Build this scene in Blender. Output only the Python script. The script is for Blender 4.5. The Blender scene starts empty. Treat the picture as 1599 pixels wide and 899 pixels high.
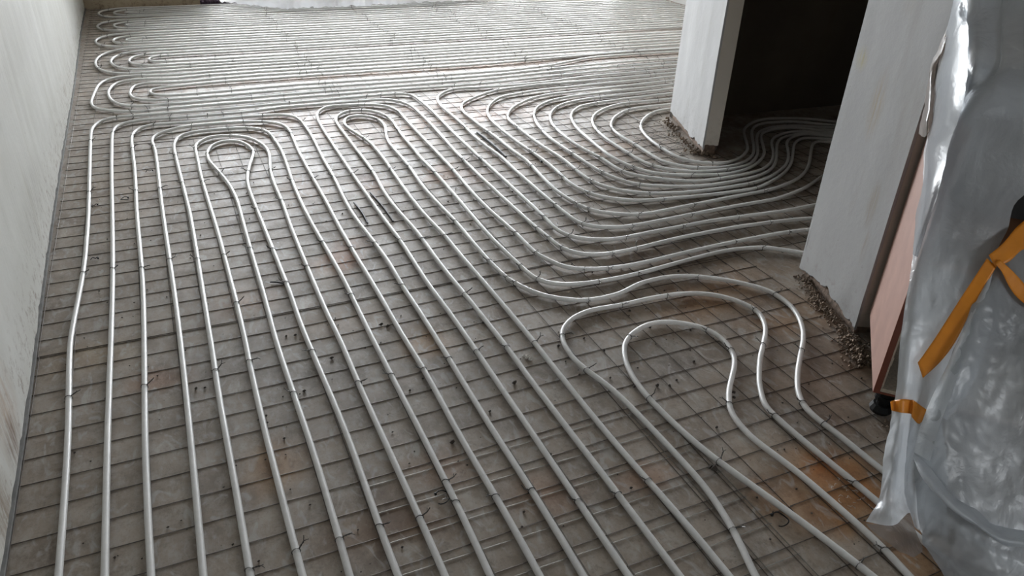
import bpy, bmesh, math, random
import numpy as np
from mathutils import Vector, Matrix
from mathutils import noise as mnoise

# ------------------------------------------------------------------ camera, sky, exposure
SC = bpy.context.scene
COL = SC.collection
cd = bpy.data.cameras.new('camera'); cam = bpy.data.objects.new('camera', cd); COL.objects.link(cam)
SC.camera = cam
cd.sensor_width = 36.0; cd.lens = 36.0 * 1178.0 / 1599.0; cd.clip_start = 0.02; cd.clip_end = 100
CR = [[0.912302, -0.174408, 0.370522], [-0.407803, -0.469622, 0.78304], [0.037436, -0.865469, -0.499561]]
cam.matrix_world = Matrix(((CR[0][0], -CR[0][1], -CR[0][2], 0.0),
                           (CR[1][0], -CR[1][1], -CR[1][2], 0.0),
                           (CR[2][0], -CR[2][1], -CR[2][2], 1.42), (0, 0, 0, 1)))
world = bpy.data.worlds.new('sky'); SC.world = world; world.use_nodes = True
wn = world.node_tree; wn.nodes.clear()
wo = wn.nodes.new('ShaderNodeOutputWorld'); wb = wn.nodes.new('ShaderNodeBackground')
wb.inputs[0].default_value = (0.93, 0.965, 1.0, 1); wb.inputs[1].default_value = 27.0
wn.links.new(wb.outputs[0], wo.inputs[0])
SC.view_settings.view_transform = 'Standard'; SC.view_settings.look = 'None'
SC.view_settings.gamma = 1.0; SC.view_settings.exposure = -0.18
SC.view_settings.use_curve_mapping = False
try:
    SC.cycles.max_bounces = 10; SC.cycles.diffuse_bounces = 6; SC.cycles.transparent_max_bounces = 12
except Exception: pass
# daylight enters through the glazed far wall: sampling portal in the opening
ld = bpy.data.lights.new('window_daylight', 'AREA'); ld.shape = 'RECTANGLE'; ld.size = 5.3; ld.size_y = 2.15
try: ld.cycles.is_portal = True
except Exception: pass
lo = bpy.data.objects.new('window_daylight', ld); COL.objects.link(lo)
lo.location = (2.64, 8.46, 1.16); lo.rotation_euler = (math.radians(-90), 0, 0)

ld2 = bpy.data.lights.new('rear_fill_portal', 'AREA'); ld2.shape = 'RECTANGLE'; ld2.size = .6; ld2.size_y = .7  # portal for the fill window added behind the camera
try: ld2.cycles.is_portal = True
except Exception: pass
lo2 = bpy.data.objects.new('rear_fill_portal', ld2); COL.objects.link(lo2); lo2.location = (1.45, -2.08, 1.5); lo2.rotation_euler = (math.radians(90), 0, 0)
random.seed(4); RND = random.Random(11)

# ------------------------------------------------------------------ helpers
def tag(o, label=None, cat=None, group=None, kind=None):
    if label: o['label'] = label
    if cat: o['category'] = cat
    if group: o['group'] = group
    if kind: o['kind'] = kind
    return o
def empty(name, loc=(0, 0, 0)):
    o = bpy.data.objects.new(name, None); COL.objects.link(o); o.location = loc; o.empty_display_size = .05
    return o
def link(name, me, mat=None, parent=None, smooth=False):
    if mat is not None and not me.materials: me.materials.append(mat)
    o = bpy.data.objects.new(name, me); COL.objects.link(o)
    if parent is not None: o.parent = parent
    if smooth:
        me.polygons.foreach_set('use_smooth', [True] * len(me.polygons))
    return o
def mesh(name, vs, fs):
    me = bpy.data.meshes.new(name); me.from_pydata([tuple(v) for v in vs], [], [tuple(f) for f in fs]); me.update(); return me
class MB:
    def __init__(s): s.v = []; s.f = []
    def add(s, vs, fs):
        n = len(s.v); s.v += [tuple(v) for v in vs]; s.f += [tuple(i + n for i in f) for f in fs]; return s
    def box(s, x0, x1, y0, y1, z0, z1, M=None):
        vs = [Vector((x, y, z)) for z in (z0, z1) for y in (y0, y1) for x in (x0, x1)]
        if M is not None: vs = [M @ v for v in vs]
        return s.add(vs, [(0, 2, 3, 1), (4, 5, 7, 6), (0, 1, 5, 4), (2, 6, 7, 3), (0, 4, 6, 2), (1, 3, 7, 5)])
    def prism(s, poly, z0, z1):
        n = len(poly)
        a = sum(poly[i][0] * poly[(i + 1) % n][1] - poly[(i + 1) % n][0] * poly[i][1] for i in range(n))
        if a < 0: poly = poly[::-1]
        vs = [(p[0], p[1], z0) for p in poly] + [(p[0], p[1], z1) for p in poly]
        fs = [tuple(range(n - 1, -1, -1)), tuple(range(n, 2 * n))] + [(i, (i + 1) % n, n + (i + 1) % n, n + i) for i in range(n)]
        return s.add(vs, fs)
    def tube(s, pts, r, n=8, cap=True):
        pts = [Vector(p) for p in pts]; m = len(pts)
        rs = r if isinstance(r, (list, tuple)) else [r] * m
        t0 = (pts[1] - pts[0]).normalized()
        up = Vector((0, 0, 1)) if abs(t0.z) < .9 else Vector((1, 0, 0))
        a = t0.cross(up).normalized(); vs = []
        for i in range(m):
            t = (pts[min(i + 1, m - 1)] - pts[max(i - 1, 0)]).normalized()
            a = (a - t * a.dot(t)).normalized(); b = t.cross(a)
            for k in range(n):
                th = 2 * math.pi * k / n
                vs.append(pts[i] + (a * math.cos(th) + b * math.sin(th)) * rs[i])
        fs = [(i * n + k, i * n + (k + 1) % n, (i + 1) * n + (k + 1) % n, (i + 1) * n + k) for i in range(m - 1) for k in range(n)]
        if cap: fs += [tuple(range(n - 1, -1, -1)), tuple((m - 1) * n + k for k in range(n))]
        return s.add(vs, fs)
    def me(s, name): return mesh(name, s.v, s.f)
    def build(s, name, mat, parent=None, smooth=False): return link(name, s.me(name), mat, parent, smooth)

# ------------------------------------------------------------------ materials
def newmat(name):
    m = bpy.data.materials.new(name); m.use_nodes = True; nt = m.node_tree
    b = nt.nodes['Principled BSDF']; return m, nt, b
def simple(name, col, rough=.6, metal=0, spec=.5, noise=0, nscale=30, bump=0, bscale=60):
    m, nt, b = newmat(name)
    b.inputs['Base Color'].default_value = (*col, 1); b.inputs['Roughness'].default_value = rough
    b.inputs['Metallic'].default_value = metal; b.inputs['Specular IOR Level'].default_value = spec
    if noise:
        tc = nt.nodes.new('ShaderNodeTexCoord'); n = nt.nodes.new('ShaderNodeTexNoise'); n.inputs['Scale'].default_value = nscale; n.inputs['Detail'].default_value = 5
        nt.links.new(tc.outputs['Object'], n.inputs['Vector'])
        r = nt.nodes.new('ShaderNodeMapRange'); r.inputs[1].default_value = .3; r.inputs[2].default_value = .7; r.inputs[3].default_value = 1 - noise; r.inputs[4].default_value = 1 + noise
        nt.links.new(n.outputs[0], r.inputs[0])
        mx = nt.nodes.new('ShaderNodeVectorMath'); mx.operation = 'SCALE'; mx.inputs[0].default_value = col
        nt.links.new(r.outputs[0], mx.inputs['Scale']); nt.links.new(mx.outputs[0], b.inputs['Base Color'])
    if bump:
        tc = nt.nodes.new('ShaderNodeTexCoord'); n = nt.nodes.new('ShaderNodeTexNoise'); n.inputs['Scale'].default_value = bscale; n.inputs['Detail'].default_value = 4
        nt.links.new(tc.outputs['Object'], n.inputs['Vector'])
        bp = nt.nodes.new('ShaderNodeBump'); bp.inputs['Strength'].default_value = bump; bp.inputs['Distance'].default_value = .004
        nt.links.new(n.outputs[0], bp.inputs['Height']); nt.links.new(bp.outputs[0], b.inputs['Normal'])
    return m
def noise_node(nt, vec, scale, detail=4, rough=.55):
    n = nt.nodes.new('ShaderNodeTexNoise'); n.inputs['Scale'].default_value = scale; n.inputs['Detail'].default_value = detail; n.inputs['Roughness'].default_value = rough
    nt.links.new(vec, n.inputs['Vector']); return n.outputs[0]
def mrange(nt, v, a, b, c, d):
    r = nt.nodes.new('ShaderNodeMapRange'); r.inputs[1].default_value = a; r.inputs[2].default_value = b; r.inputs[3].default_value = c; r.inputs[4].default_value = d
    nt.links.new(v, r.inputs[0]); return r.outputs[0]
def mixc(nt, fac, a, b, mode='MIX'):
    m = nt.nodes.new('ShaderNodeMix'); m.data_type = 'RGBA'; m.blend_type = mode
    if isinstance(fac, (int, float)): m.inputs[0].default_value = fac
    else: nt.links.new(fac, m.inputs[0])
    for i, c in ((6, a), (7, b)):
        if isinstance(c, tuple): m.inputs[i].default_value = (*c, 1)
        else: nt.links.new(c, m.inputs[i])
    return m.outputs[2]
def bump_node(nt, h, strength, dist, b):
    bp = nt.nodes.new('ShaderNodeBump'); bp.inputs['Strength'].default_value = strength; bp.inputs['Distance'].default_value = dist
    nt.links.new(h, bp.inputs['Height']); nt.links.new(bp.outputs[0], b.inputs['Normal'])

def floor_mat():
    m, nt, b = newmat('dusty_screed_under_film')
    at = nt.nodes.new('ShaderNodeAttribute'); at.attribute_name = 'stain'
    tc = nt.nodes.new('ShaderNodeTexCoord'); P = tc.outputs['Object']
    sc = nt.nodes.new('ShaderNodeVectorMath'); sc.operation = 'MULTIPLY'; sc.inputs[1].default_value = (1.6, .8, 1)
    nt.links.new(P, sc.inputs[0])
    big = mrange(nt, noise_node(nt, P, 5.5, 7, .68), .34, .66, 0, 1)
    base = mixc(nt, big, (.170, .132, .100), (.345, .295, .245))
    mid = mrange(nt, noise_node(nt, sc.outputs[0], 16, 8, .72), .46, .64, .0, .6)
    base = mixc(nt, mid, base, (.37, .345, .31))
    spk = mrange(nt, noise_node(nt, P, 30, 8, .78), .52, .66, 0, .6)
    base = mixc(nt, spk, base, (.13, .105, .085))
    fine = mrange(nt, noise_node(nt, P, 130, 3), .55, .8, 0, .45)
    base = mixc(nt, fine, base, (.12, .10, .085))
    base = mixc(nt, 1.0, base, at.outputs['Color'], 'MULTIPLY')
    # thin chalky scratches
    vor = nt.nodes.new('ShaderNodeTexNoise'); vor.inputs['Scale'].default_value = 14; vor.inputs['Detail'].default_value = 8; vor.inputs['Distortion'].default_value = 1.5
    nt.links.new(sc.outputs[0], vor.inputs['Vector'])
    scr = mrange(nt, vor.outputs[0], .56, .66, 0, .5)
    base = mixc(nt, scr, base, (.42, .41, .39))
    nt.links.new(base, b.inputs['Base Color'])
    r = mrange(nt, noise_node(nt, P, 9, 4), .3, .7, .48, .66); nt.links.new(r, b.inputs['Roughness'])
    b.inputs['Specular IOR Level'].default_value = .42
    wv = noise_node(nt, sc.outputs[0], 34, 5, .6)
    bump_node(nt, wv, .3, .0025, b)
    return m
def wall_mat(name, c1, c2, dirt=(.25, .2, .15), damt=.5, low=0.0, rough=.75):
    m, nt, b = newmat(name)
    tc = nt.nodes.new('ShaderNodeTexCoord'); P = tc.outputs['Object']
    f = mrange(nt, noise_node(nt, P, 2.3, 5), .3, .7, 0, 1)
    base = mixc(nt, f, c1, c2)
    sp = mrange(nt, noise_node(nt, P, 42, 3, .7), .69, .75, 0, damt)
    base = mixc(nt, sp, base, dirt)
    st = nt.nodes.new('ShaderNodeVectorMath'); st.operation = 'MULTIPLY'; st.inputs[1].default_value = (5, 5, .8)
    nt.links.new(P, st.inputs[0])
    streak = mrange(nt, noise_node(nt, st.outputs[0], 2.2, 4), .58, .75, 0, .32)
    base = mixc(nt, streak, base, (c1[0] * .72, c1[1] * .68, c1[2] * .58))
    if low:
        sx = nt.nodes.new('ShaderNodeSeparateXYZ'); nt.links.new(P, sx.inputs[0])
        g = mrange(nt, sx.outputs[2], 0, .28, 1, 0)
        nn = mrange(nt, noise_node(nt, P, 26, 6, .75), .52, .66, 0, low)
        mul = nt.nodes.new('ShaderNodeMath'); mul.operation = 'MULTIPLY'; nt.links.new(g, mul.inputs[0]); nt.links.new(nn, mul.inputs[1])
        base = mixc(nt, mul.outputs[0], base, (.17, .12, .085))
    nt.links.new(base, b.inputs['Base Color']); b.inputs['Roughness'].default_value = rough; b.inputs['Specular IOR Level'].default_value = .3
    bump_node(nt, noise_node(nt, P, 18, 6, .6), .35, .004, b)
    return m
def add_smears(m, spots):
    nt = m.node_tree; b = nt.nodes['Principled BSDF']; src = b.inputs['Base Color'].links[0].from_socket
    tc = nt.nodes.new('ShaderNodeTexCoord'); P = tc.outputs['Object']
    sv = nt.nodes.new('ShaderNodeVectorMath'); sv.operation = 'MULTIPLY'; sv.inputs[1].default_value = (60, 60, 5); nt.links.new(P, sv.inputs[0])
    for (x, y, z, rh, rz, col, k) in spots:
        su = nt.nodes.new('ShaderNodeVectorMath'); su.operation = 'SUBTRACT'; su.inputs[1].default_value = (x, y, z); nt.links.new(P, su.inputs[0])
        sc = nt.nodes.new('ShaderNodeVectorMath'); sc.operation = 'MULTIPLY'; sc.inputs[1].default_value = (1 / rh, 1 / rh, 1 / rz); nt.links.new(su.outputs[0], sc.inputs[0])
        ln = nt.nodes.new('ShaderNodeVectorMath'); ln.operation = 'LENGTH'; nt.links.new(sc.outputs[0], ln.inputs[0])
        g = mrange(nt, ln.outputs['Value'], .3, 1.0, k, 0); n = mrange(nt, noise_node(nt, sv.outputs[0], 1.3, 5, .7), .38, .6, .1, 1)
        mu = nt.nodes.new('ShaderNodeMath'); mu.operation = 'MULTIPLY'; nt.links.new(g, mu.inputs[0]); nt.links.new(n, mu.inputs[1])
        src = mixc(nt, mu.outputs[0], src, col)
    nt.links.new(src, b.inputs['Base Color'])
def pipe_mat():
    m, nt, b = newmat('milky_pex_pipe')
    tc = nt.nodes.new('ShaderNodeTexCoord'); P = tc.outputs['Object']
    f = mrange(nt, noise_node(nt, P, 60, 4, .7), .45, .75, 0, .45)
    base = mixc(nt, f, (.56, .56, .55), (.44, .435, .42))
    nt.links.new(base, b.inputs['Base Color'])
    r = mrange(nt, noise_node(nt, P, 35, 3), .3, .7, .30, .44); nt.links.new(r, b.inputs['Roughness'])
    b.inputs['Specular IOR Level'].default_value = .5
    b.inputs['Subsurface Weight'].default_value = 1.0; b.inputs['Subsurface Radius'].default_value = (1, 1, 1); b.inputs['Subsurface Scale'].default_value = .03
    b.inputs['Coat Weight'].default_value = .08; b.inputs['Coat Roughness'].default_value = .12
    return m
def film_mat(name, trans=.26, tint=(.86, .90, .94), white=.78, crease=.8, dif=.6):
    m = bpy.data.materials.new(name); m.use_nodes = True; nt = m.node_tree; nt.nodes.clear()
    out = nt.nodes.new('ShaderNodeOutputMaterial')
    tc = nt.nodes.new('ShaderNodeTexCoord'); P = tc.outputs['Object']
    tr = nt.nodes.new('ShaderNodeBsdfTransparent'); tr.inputs[0].default_value = (*tint, 1)
    tl = nt.nodes.new('ShaderNodeBsdfTranslucent'); tl.inputs[0].default_value = (tint[0] * white, tint[1] * white, tint[2] * white, 1)
    df = nt.nodes.new('ShaderNodeBsdfDiffuse'); df.inputs[0].default_value = (tint[0] * white, tint[1] * white, tint[2] * white, 1)
    gl = nt.nodes.new('ShaderNodeBsdfGlossy'); gl.inputs[0].default_value = (1, 1, 1, 1); gl.inputs['Roughness'].default_value = .33
    m1 = nt.nodes.new('ShaderNodeMixShader'); m1.inputs[0].default_value = dif
    nt.links.new(tl.outputs[0], m1.inputs[1]); nt.links.new(df.outputs[0], m1.inputs[2])
    m2 = nt.nodes.new('ShaderNodeMixShader')
    cr = mrange(nt, noise_node(nt, P, 7, 6, .6), .35, .7, trans + .05, trans - .05); nt.links.new(cr, m2.inputs[0])
    nt.links.new(m1.outputs[0], m2.inputs[1]); nt.links.new(tr.outputs[0], m2.inputs[2])
    fr = nt.nodes.new('ShaderNodeFresnel'); fr.inputs[0].default_value = 1.25
    m3 = nt.nodes.new('ShaderNodeMixShader'); nt.links.new(mrange(nt, fr.outputs[0], 0, 1, .04, .12), m3.inputs[0])
    nt.links.new(m2.outputs[0], m3.inputs[1]); nt.links.new(gl.outputs[0], m3.inputs[2])
    n1 = nt.nodes.new('ShaderNodeTexNoise'); n1.inputs['Scale'].default_value = 9; n1.inputs['Detail'].default_value = 7; n1.inputs['Distortion'].default_value = .8
    nt.links.new(P, n1.inputs['Vector'])
    bp = nt.nodes.new('ShaderNodeBump'); bp.inputs['Strength'].default_value = crease; bp.inputs['Distance'].default_value = .012
    vo = nt.nodes.new('ShaderNodeTexVoronoi'); vo.feature = 'DISTANCE_TO_EDGE'; vo.inputs['Scale'].default_value = 3.5
    wp = nt.nodes.new('ShaderNodeMix'); wp.data_type = 'VECTOR'; wp.inputs[0].default_value = .12
    nt.links.new(P, wp.inputs[4]); nt.links.new(n1.outputs[1], wp.inputs[5]); nt.links.new(wp.outputs[1], vo.inputs['Vector'])
    ad = nt.nodes.new('ShaderNodeMath'); ad.operation = 'SUBTRACT'; nt.links.new(n1.outputs[0], ad.inputs[0])
    nt.links.new(mrange(nt, vo.outputs[0], 0, .12, .10, 0), ad.inputs[1])
    nt.links.new(ad.outputs[0], bp.inputs['Height'])
    for q in (gl, df, fr, tl): nt.links.new(bp.outputs[0], q.inputs['Normal'])
    nt.links.new(m3.outputs[0], out.inputs[0])
    return m
M_FLOOR = floor_mat()
M_WALL_L = wall_mat('old_white_plaster', (.55, .55, .52), (.48, .478, .44), (.2, .16, .12), .6, low=.9)
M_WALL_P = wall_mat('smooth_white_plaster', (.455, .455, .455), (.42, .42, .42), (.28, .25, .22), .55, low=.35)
M_WALL_N = wall_mat('shaded_near_plaster', (.375, .375, .375), (.345, .345, .345), (.2, .17, .14), .55, low=.35)  # same paint as the far stub, darkened: weaker light put into the colour
add_smears(M_WALL_N, [(2.125, 1.743, 0.741, 0.05, 0.14, (0.33, 0.28, 0.2), 0.75), (2.181, 1.9, 0.854, 0.045, 0.05, (0.4, 0.36, 0.22), 0.8), (2.078, 1.611, 0.447, 0.035, 0.1, (0.28, 0.24, 0.17), 0.7), (2.069, 1.586, 0.305, 0.02, 0.08, (0.28, 0.24, 0.18), 0.5), (2.117, 1.722, 1.066, 0.05, 0.06, (0.34, 0.31, 0.26), 0.4)])
add_smears(M_WALL_L, [(-0.52, 1.885, 0.143, 0.16, 0.14, (0.36, 0.25, 0.17), 0.6), (-0.52, 1.852, 0.064, 0.1, 0.08, (0.16, 0.11, 0.08), 0.9), (-0.52, 1.61, 0.049, 0.12, 0.12, (0.22, 0.17, 0.12), 0.8), (-0.52, 3.173, 0.227, 0.5, 0.12, (0.36, 0.35, 0.32), 0.5), (-0.52, 3.734, 0.683, 0.9, 0.15, (0.4, 0.39, 0.36), 0.4), (-0.52, 5.062, 0.12, 0.1, 0.05, (0.25, 0.2, 0.15), 0.7)])
M_WALL_J = wall_mat('lightened_jamb_plaster', (.66, .62, .56), (.60, .56, .50), (.28, .25, .22), .55, low=.35)  # end face colour lightened to stand in for light from the camera side
M_WALL_F = wall_mat('beige_far_plaster', (.42, .35, .25), (.33, .26, .18), (.08, .06, .04), .8, low=.9)
M_WALL_D = wall_mat('shade_dark_wall', (.13, .11, .085), (.09, .075, .06), (.04, .035, .03), .4)  # darkness of the unlit side room put into the wall colour
M_CORE = simple('crumbling_brick_core', (.20, .145, .11), .9, noise=.4, nscale=55, bump=.8, bscale=80)
M_STRIP = simple('grey_edge_strip', (.20, .20, .195), .85, noise=.2, nscale=30)
M_PIPE = pipe_mat()
M_WIRE = simple('dark_mesh_steel', (.085, .07, .06), .5, metal=.65, noise=.4, nscale=40)
M_WIREB = simple('bright_mesh_steel', (.20, .19, .17), .5, metal=.6, noise=.3, nscale=40)
M_TIE = simple('annealed_tie_steel', (.10, .095, .09), .42, metal=.85)
M_BLACK = simple('black_plastic', (.010, .010, .010), .5, spec=.2)
M_RUB = simple('mortar_rubble', (.20, .15, .11), .95, noise=.45, nscale=40)
M_RUBW = simple('white_plaster_crumb', (.55, .53, .49), .9, noise=.2)
M_CRUMB = simple('dark_crumb', (.05, .04, .032), .9)
M_PINK = simple('pink_wood_laminate', (.37, .225, .185), .5, noise=.10, nscale=12)
M_BAND = simple('red_brown_edge_band', (.19, .055, .03), .45)
M_CREAM = simple('cream_chipboard_edge', (.52, .44, .34), .7, noise=.2, nscale=120)
M_DARKIN = simple('dark_cabinet_inside', (.035, .035, .035), .6)
M_TOP = simple('dark_grey_worktop', (.03, .032, .035), .5)
M_STEEL = simple('brushed_steel', (.42, .43, .44), .38, metal=.7)
M_WARM = simple('warm_brown_shelf', (.34, .16, .08), .6)
M_TAPE = simple('orange_tape', (.72, .25, .015), .42, noise=.12, nscale=14, bump=.25, bscale=30)
M_TAPE.node_tree.nodes['Principled BSDF'].inputs['Emission Strength'].default_value = 0
M_FILM = film_mat('clear_dust_sheet')
M_FILM2 = film_mat('doubled_dust_sheet', trans=.16, white=.78)
M_FILM4 = film_mat('dimmed_outer_sheet', trans=.24, white=.58)  # same film, colour darkened so its strongly lit slope reads dimmer
M_FILM3 = film_mat('dimmed_film_fold', trans=.34, white=.40, crease=.5)  # same film, fold colour darkened to tone down the window light
M_FILMB = film_mat('brownish_film_flap', trans=.45, tint=(.80, .72, .66), white=.45)
M_FILMW = film_mat('white_far_film', trans=.06, tint=(.97, .98, 1.0), white=.97, crease=.6, dif=.25)
M_FRAME = simple('dark_window_frame', (.05, .035, .045), .45)
M_CEIL = simple('ceiling_paint', (.52, .51, .49), .9)
def glass():
    m = bpy.data.materials.new('window_glass'); m.use_nodes = True; nt = m.node_tree; nt.nodes.clear()
    out = nt.nodes.new('ShaderNodeOutputMaterial'); tr = nt.nodes.new('ShaderNodeBsdfTransparent'); gl = nt.nodes.new('ShaderNodeBsdfGlossy')
    gl.inputs['Roughness'].default_value = .02; fr = nt.nodes.new('ShaderNodeFresnel'); mx = nt.nodes.new('ShaderNodeMixShader')
    nt.links.new(fr.outputs[0], mx.inputs[0]); nt.links.new(tr.outputs[0], mx.inputs[1]); nt.links.new(gl.outputs[0], mx.inputs[2]); nt.links.new(mx.outputs[0], out.inputs[0]); return m
M_GLASS = glass()

# ------------------------------------------------------------------ floor with its real stains
def axis(segs):
    o = []
    for a, b, st in segs:
        n = max(1, int(round((b - a) / st))); o += [a + (b - a) * i / n for i in range(n)]
    return o + [segs[-1][1]]
xs = np.array(axis([(-.7, 3.5, .028), (3.5, 5.7, .15)])); ys = np.array(axis([(-2.1, .5, .26), (.5, 6.2, .028), (6.2, 8.75, .07)]))
X, Y = np.meshgrid(xs, ys); nx, ny = len(xs), len(ys)
# x, y, rx, ry, (r,g,b) multiplier, strength : soil and rust stains on the screed
STAINS = [
 (0.56, 2.75, 0.1, 0.13, (1.15, 0.8, 0.62), 0.8),
 (0.49, 2.635, 0.1, 0.1, (1.15, 0.8, 0.62), 0.8),
 (1.219, 3.388, 0.16, 0.14, (1.15, 0.8, 0.62), 0.8),
 (0.835, 3.359, 0.12, 0.14, (1.15, 0.8, 0.62), 0.6),
 (0.488, 3.395, 0.13, 0.2, (1.15, 0.8, 0.62), 0.4),
 (-0.174, 2.093, 0.09, 0.06, (1.15, 0.8, 0.62), 0.75),
 (0.637, 2.005, 0.1, 0.09, (1.1, 0.78, 0.48), 0.75),
 (0.08, 1.604, 0.1, 0.09, (1.1, 0.78, 0.48), 0.8),
 (0.125, 2.471, 0.1, 0.1, (1.15, 0.8, 0.62), 0.55),
 (0.373, 2.198, 0.18, 0.1, (1.1, 0.78, 0.48), 0.3),
 (0.244, 1.274, 0.16, 0.09, (0.72, 0.58, 0.46), 0.8),
 (0.378, 1.296, 0.12, 0.1, (0.72, 0.58, 0.46), 0.6),
 (0.689, 1.228, 0.1, 0.08, (1.15, 0.8, 0.62), 0.6),
 (0.98, 1.185, 0.09, 0.05, (1.15, 0.8, 0.62), 0.55),
 (0.485, 1.409, 0.12, 0.08, (1.15, 0.8, 0.62), 0.4),
 (1.71, 1.878, 0.22, 0.14, (1.1, 0.78, 0.48), 0.8),
 (1.638, 1.98, 0.16, 0.1, (0.72, 0.58, 0.46), 0.6),
 (1.945, 1.693, 0.22, 0.14, (1.1, 0.78, 0.48), 0.6),
 (2.005, 1.978, 0.2, 0.12, (1.1, 0.78, 0.48), 0.35),
 (1.411, 0.937, 0.15, 0.2, (1.1, 0.78, 0.48), 1.0),
 (1.506, 0.986, 0.1, 0.12, (1.1, 0.78, 0.48), 0.9),
 (1.323, 0.936, 0.16, 0.13, (1.1, 0.78, 0.48), 0.5),
 (1.433, 0.696, 0.14, 0.1, (1.1, 0.78, 0.48), 0.9),
 (1.394, 1.085, 0.15, 0.12, (1.1, 0.78, 0.48), 0.35),
 (1.809, 2.224, 0.35, 0.16, (0.72, 0.58, 0.46), 0.55),
 (1.527, 2.267, 0.3, 0.12, (0.72, 0.58, 0.46), 0.35),
 (1.739, 1.321, 0.2, 0.2, (0.72, 0.58, 0.46), 0.5),
 (1.939, 1.355, 0.12, 0.25, (0.72, 0.58, 0.46), 0.8),
 (1.671, 1.148, 0.12, 0.12, (0.72, 0.58, 0.46), 0.5),
 (1.676, 4.412, 0.35, 0.3, (1.15, 0.8, 0.62), 0.7),
 (1.962, 4.254, 0.4, 0.25, (1.15, 0.8, 0.62), 0.5),
 (0.973, 4.233, 0.4, 0.3, (1.15, 0.8, 0.62), 0.5),
 (0.589, 4.542, 0.3, 0.2, (1.15, 0.8, 0.62), 0.5),
 (-0.248, 3.729, 0.3, 0.5, (1.1, 1.02, 0.92), 0.6),
 (0.393, 4.185, 0.2, 0.2, (1.15, 0.8, 0.62), 0.4),
 (1.22, 4.034, 0.4, 0.3, (1.1, 0.95, 0.8), 0.5),
 (2.247, 3.473, 0.3, 0.2, (1.15, 0.8, 0.62), 0.35),
 (1.819, 3.505, 0.4, 0.3, (1.05, 0.9, 0.78), 0.6),
 (0.144, 2.085, 0.3, 0.25, (0.78, 0.82, 0.86), 0.5),
 (-0.027, 2.892, 0.3, 0.4, (1.05, 1.04, 1.0), 0.5),
 (0.762, 2.491, 0.3, 0.3, (0.78, 0.82, 0.86), 0.4),
 (1.491, 3.049, 0.3, 0.25, (0.78, 0.82, 0.86), 0.4),
 (-0.388, 2.29, 0.15, 0.1, (1.15, 1.02, 0.8), 0.6),
 (1.94, 5.377, 2.2, 0.09, (1.15, 0.88, 0.72), 0.9),
 (0.267, 1.895, 0.5, 0.3, (0.78, 0.82, 0.86), 0.25),
 (0.628, 1.754, 0.4, 0.25, (0.78, 0.82, 0.86), 0.35),
 (1.183, 1.573, 0.3, 0.2, (0.78, 0.82, 0.86), 0.4),
 (1.411, 1.894, 0.25, 0.15, (1, 0.9, 0.78), 0.4),
 (1.062, 1.731, 0.12, 0.1, (0.78, 0.82, 0.86), 0.5),
 (1.379, 1.609, 0.16, 0.12, (0.78, 0.82, 0.86), 0.45),
]
colr = np.ones((ny, nx, 3))
nz = np.array([mnoise.noise(Vector((x * 7, y * 7, 3.1))) for y in ys for x in xs]).reshape(ny, nx)
nz2 = np.array([mnoise.noise(Vector((x * 19, y * 19, 9.1))) for y in ys for x in xs]).reshape(ny, nx)
for (sx, sy, rx, ry, cm, k) in STAINS:
    d2 = ((X - sx) / rx) ** 2 + ((Y - sy) / ry) ** 2
    w = np.clip(1.25 - np.sqrt(d2) * 1.0 + nz * .7 + nz2 * .35, 0, 1) * k
    colr = colr * (1 - w[..., None]) + colr * np.array(cm) * w[..., None]
fz = nz * .0003
fv = np.stack([X, Y, fz - .0004], -1).reshape(-1, 3)
ff = [(j * nx + i, j * nx + i + 1, (j + 1) * nx + i + 1, (j + 1) * nx + i) for j in range(ny - 1) for i in range(nx - 1)]
fme = mesh('floor', fv.tolist(), ff)
ca = fme.color_attributes.new('stain', 'FLOAT_COLOR', 'POINT')
ca.data.foreach_set('color', np.concatenate([colr.reshape(-1, 3), np.ones((nx * ny, 1))], 1).astype(np.float32).ravel())
fl = link('floor', fme, M_FLOOR, smooth=True); tag(fl, 'stained greyish brown screed floor under the mesh and pipes', kind='structure')
MB().box(-.9, 5.9, -2.3, 9.2, -.3, -.004).build('floor', M_FLOOR)
bpy.data.objects['floor.001']['kind'] = 'structure'; bpy.data.objects['floor.001']['label'] = 'concrete slab below the screed floor'

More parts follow.
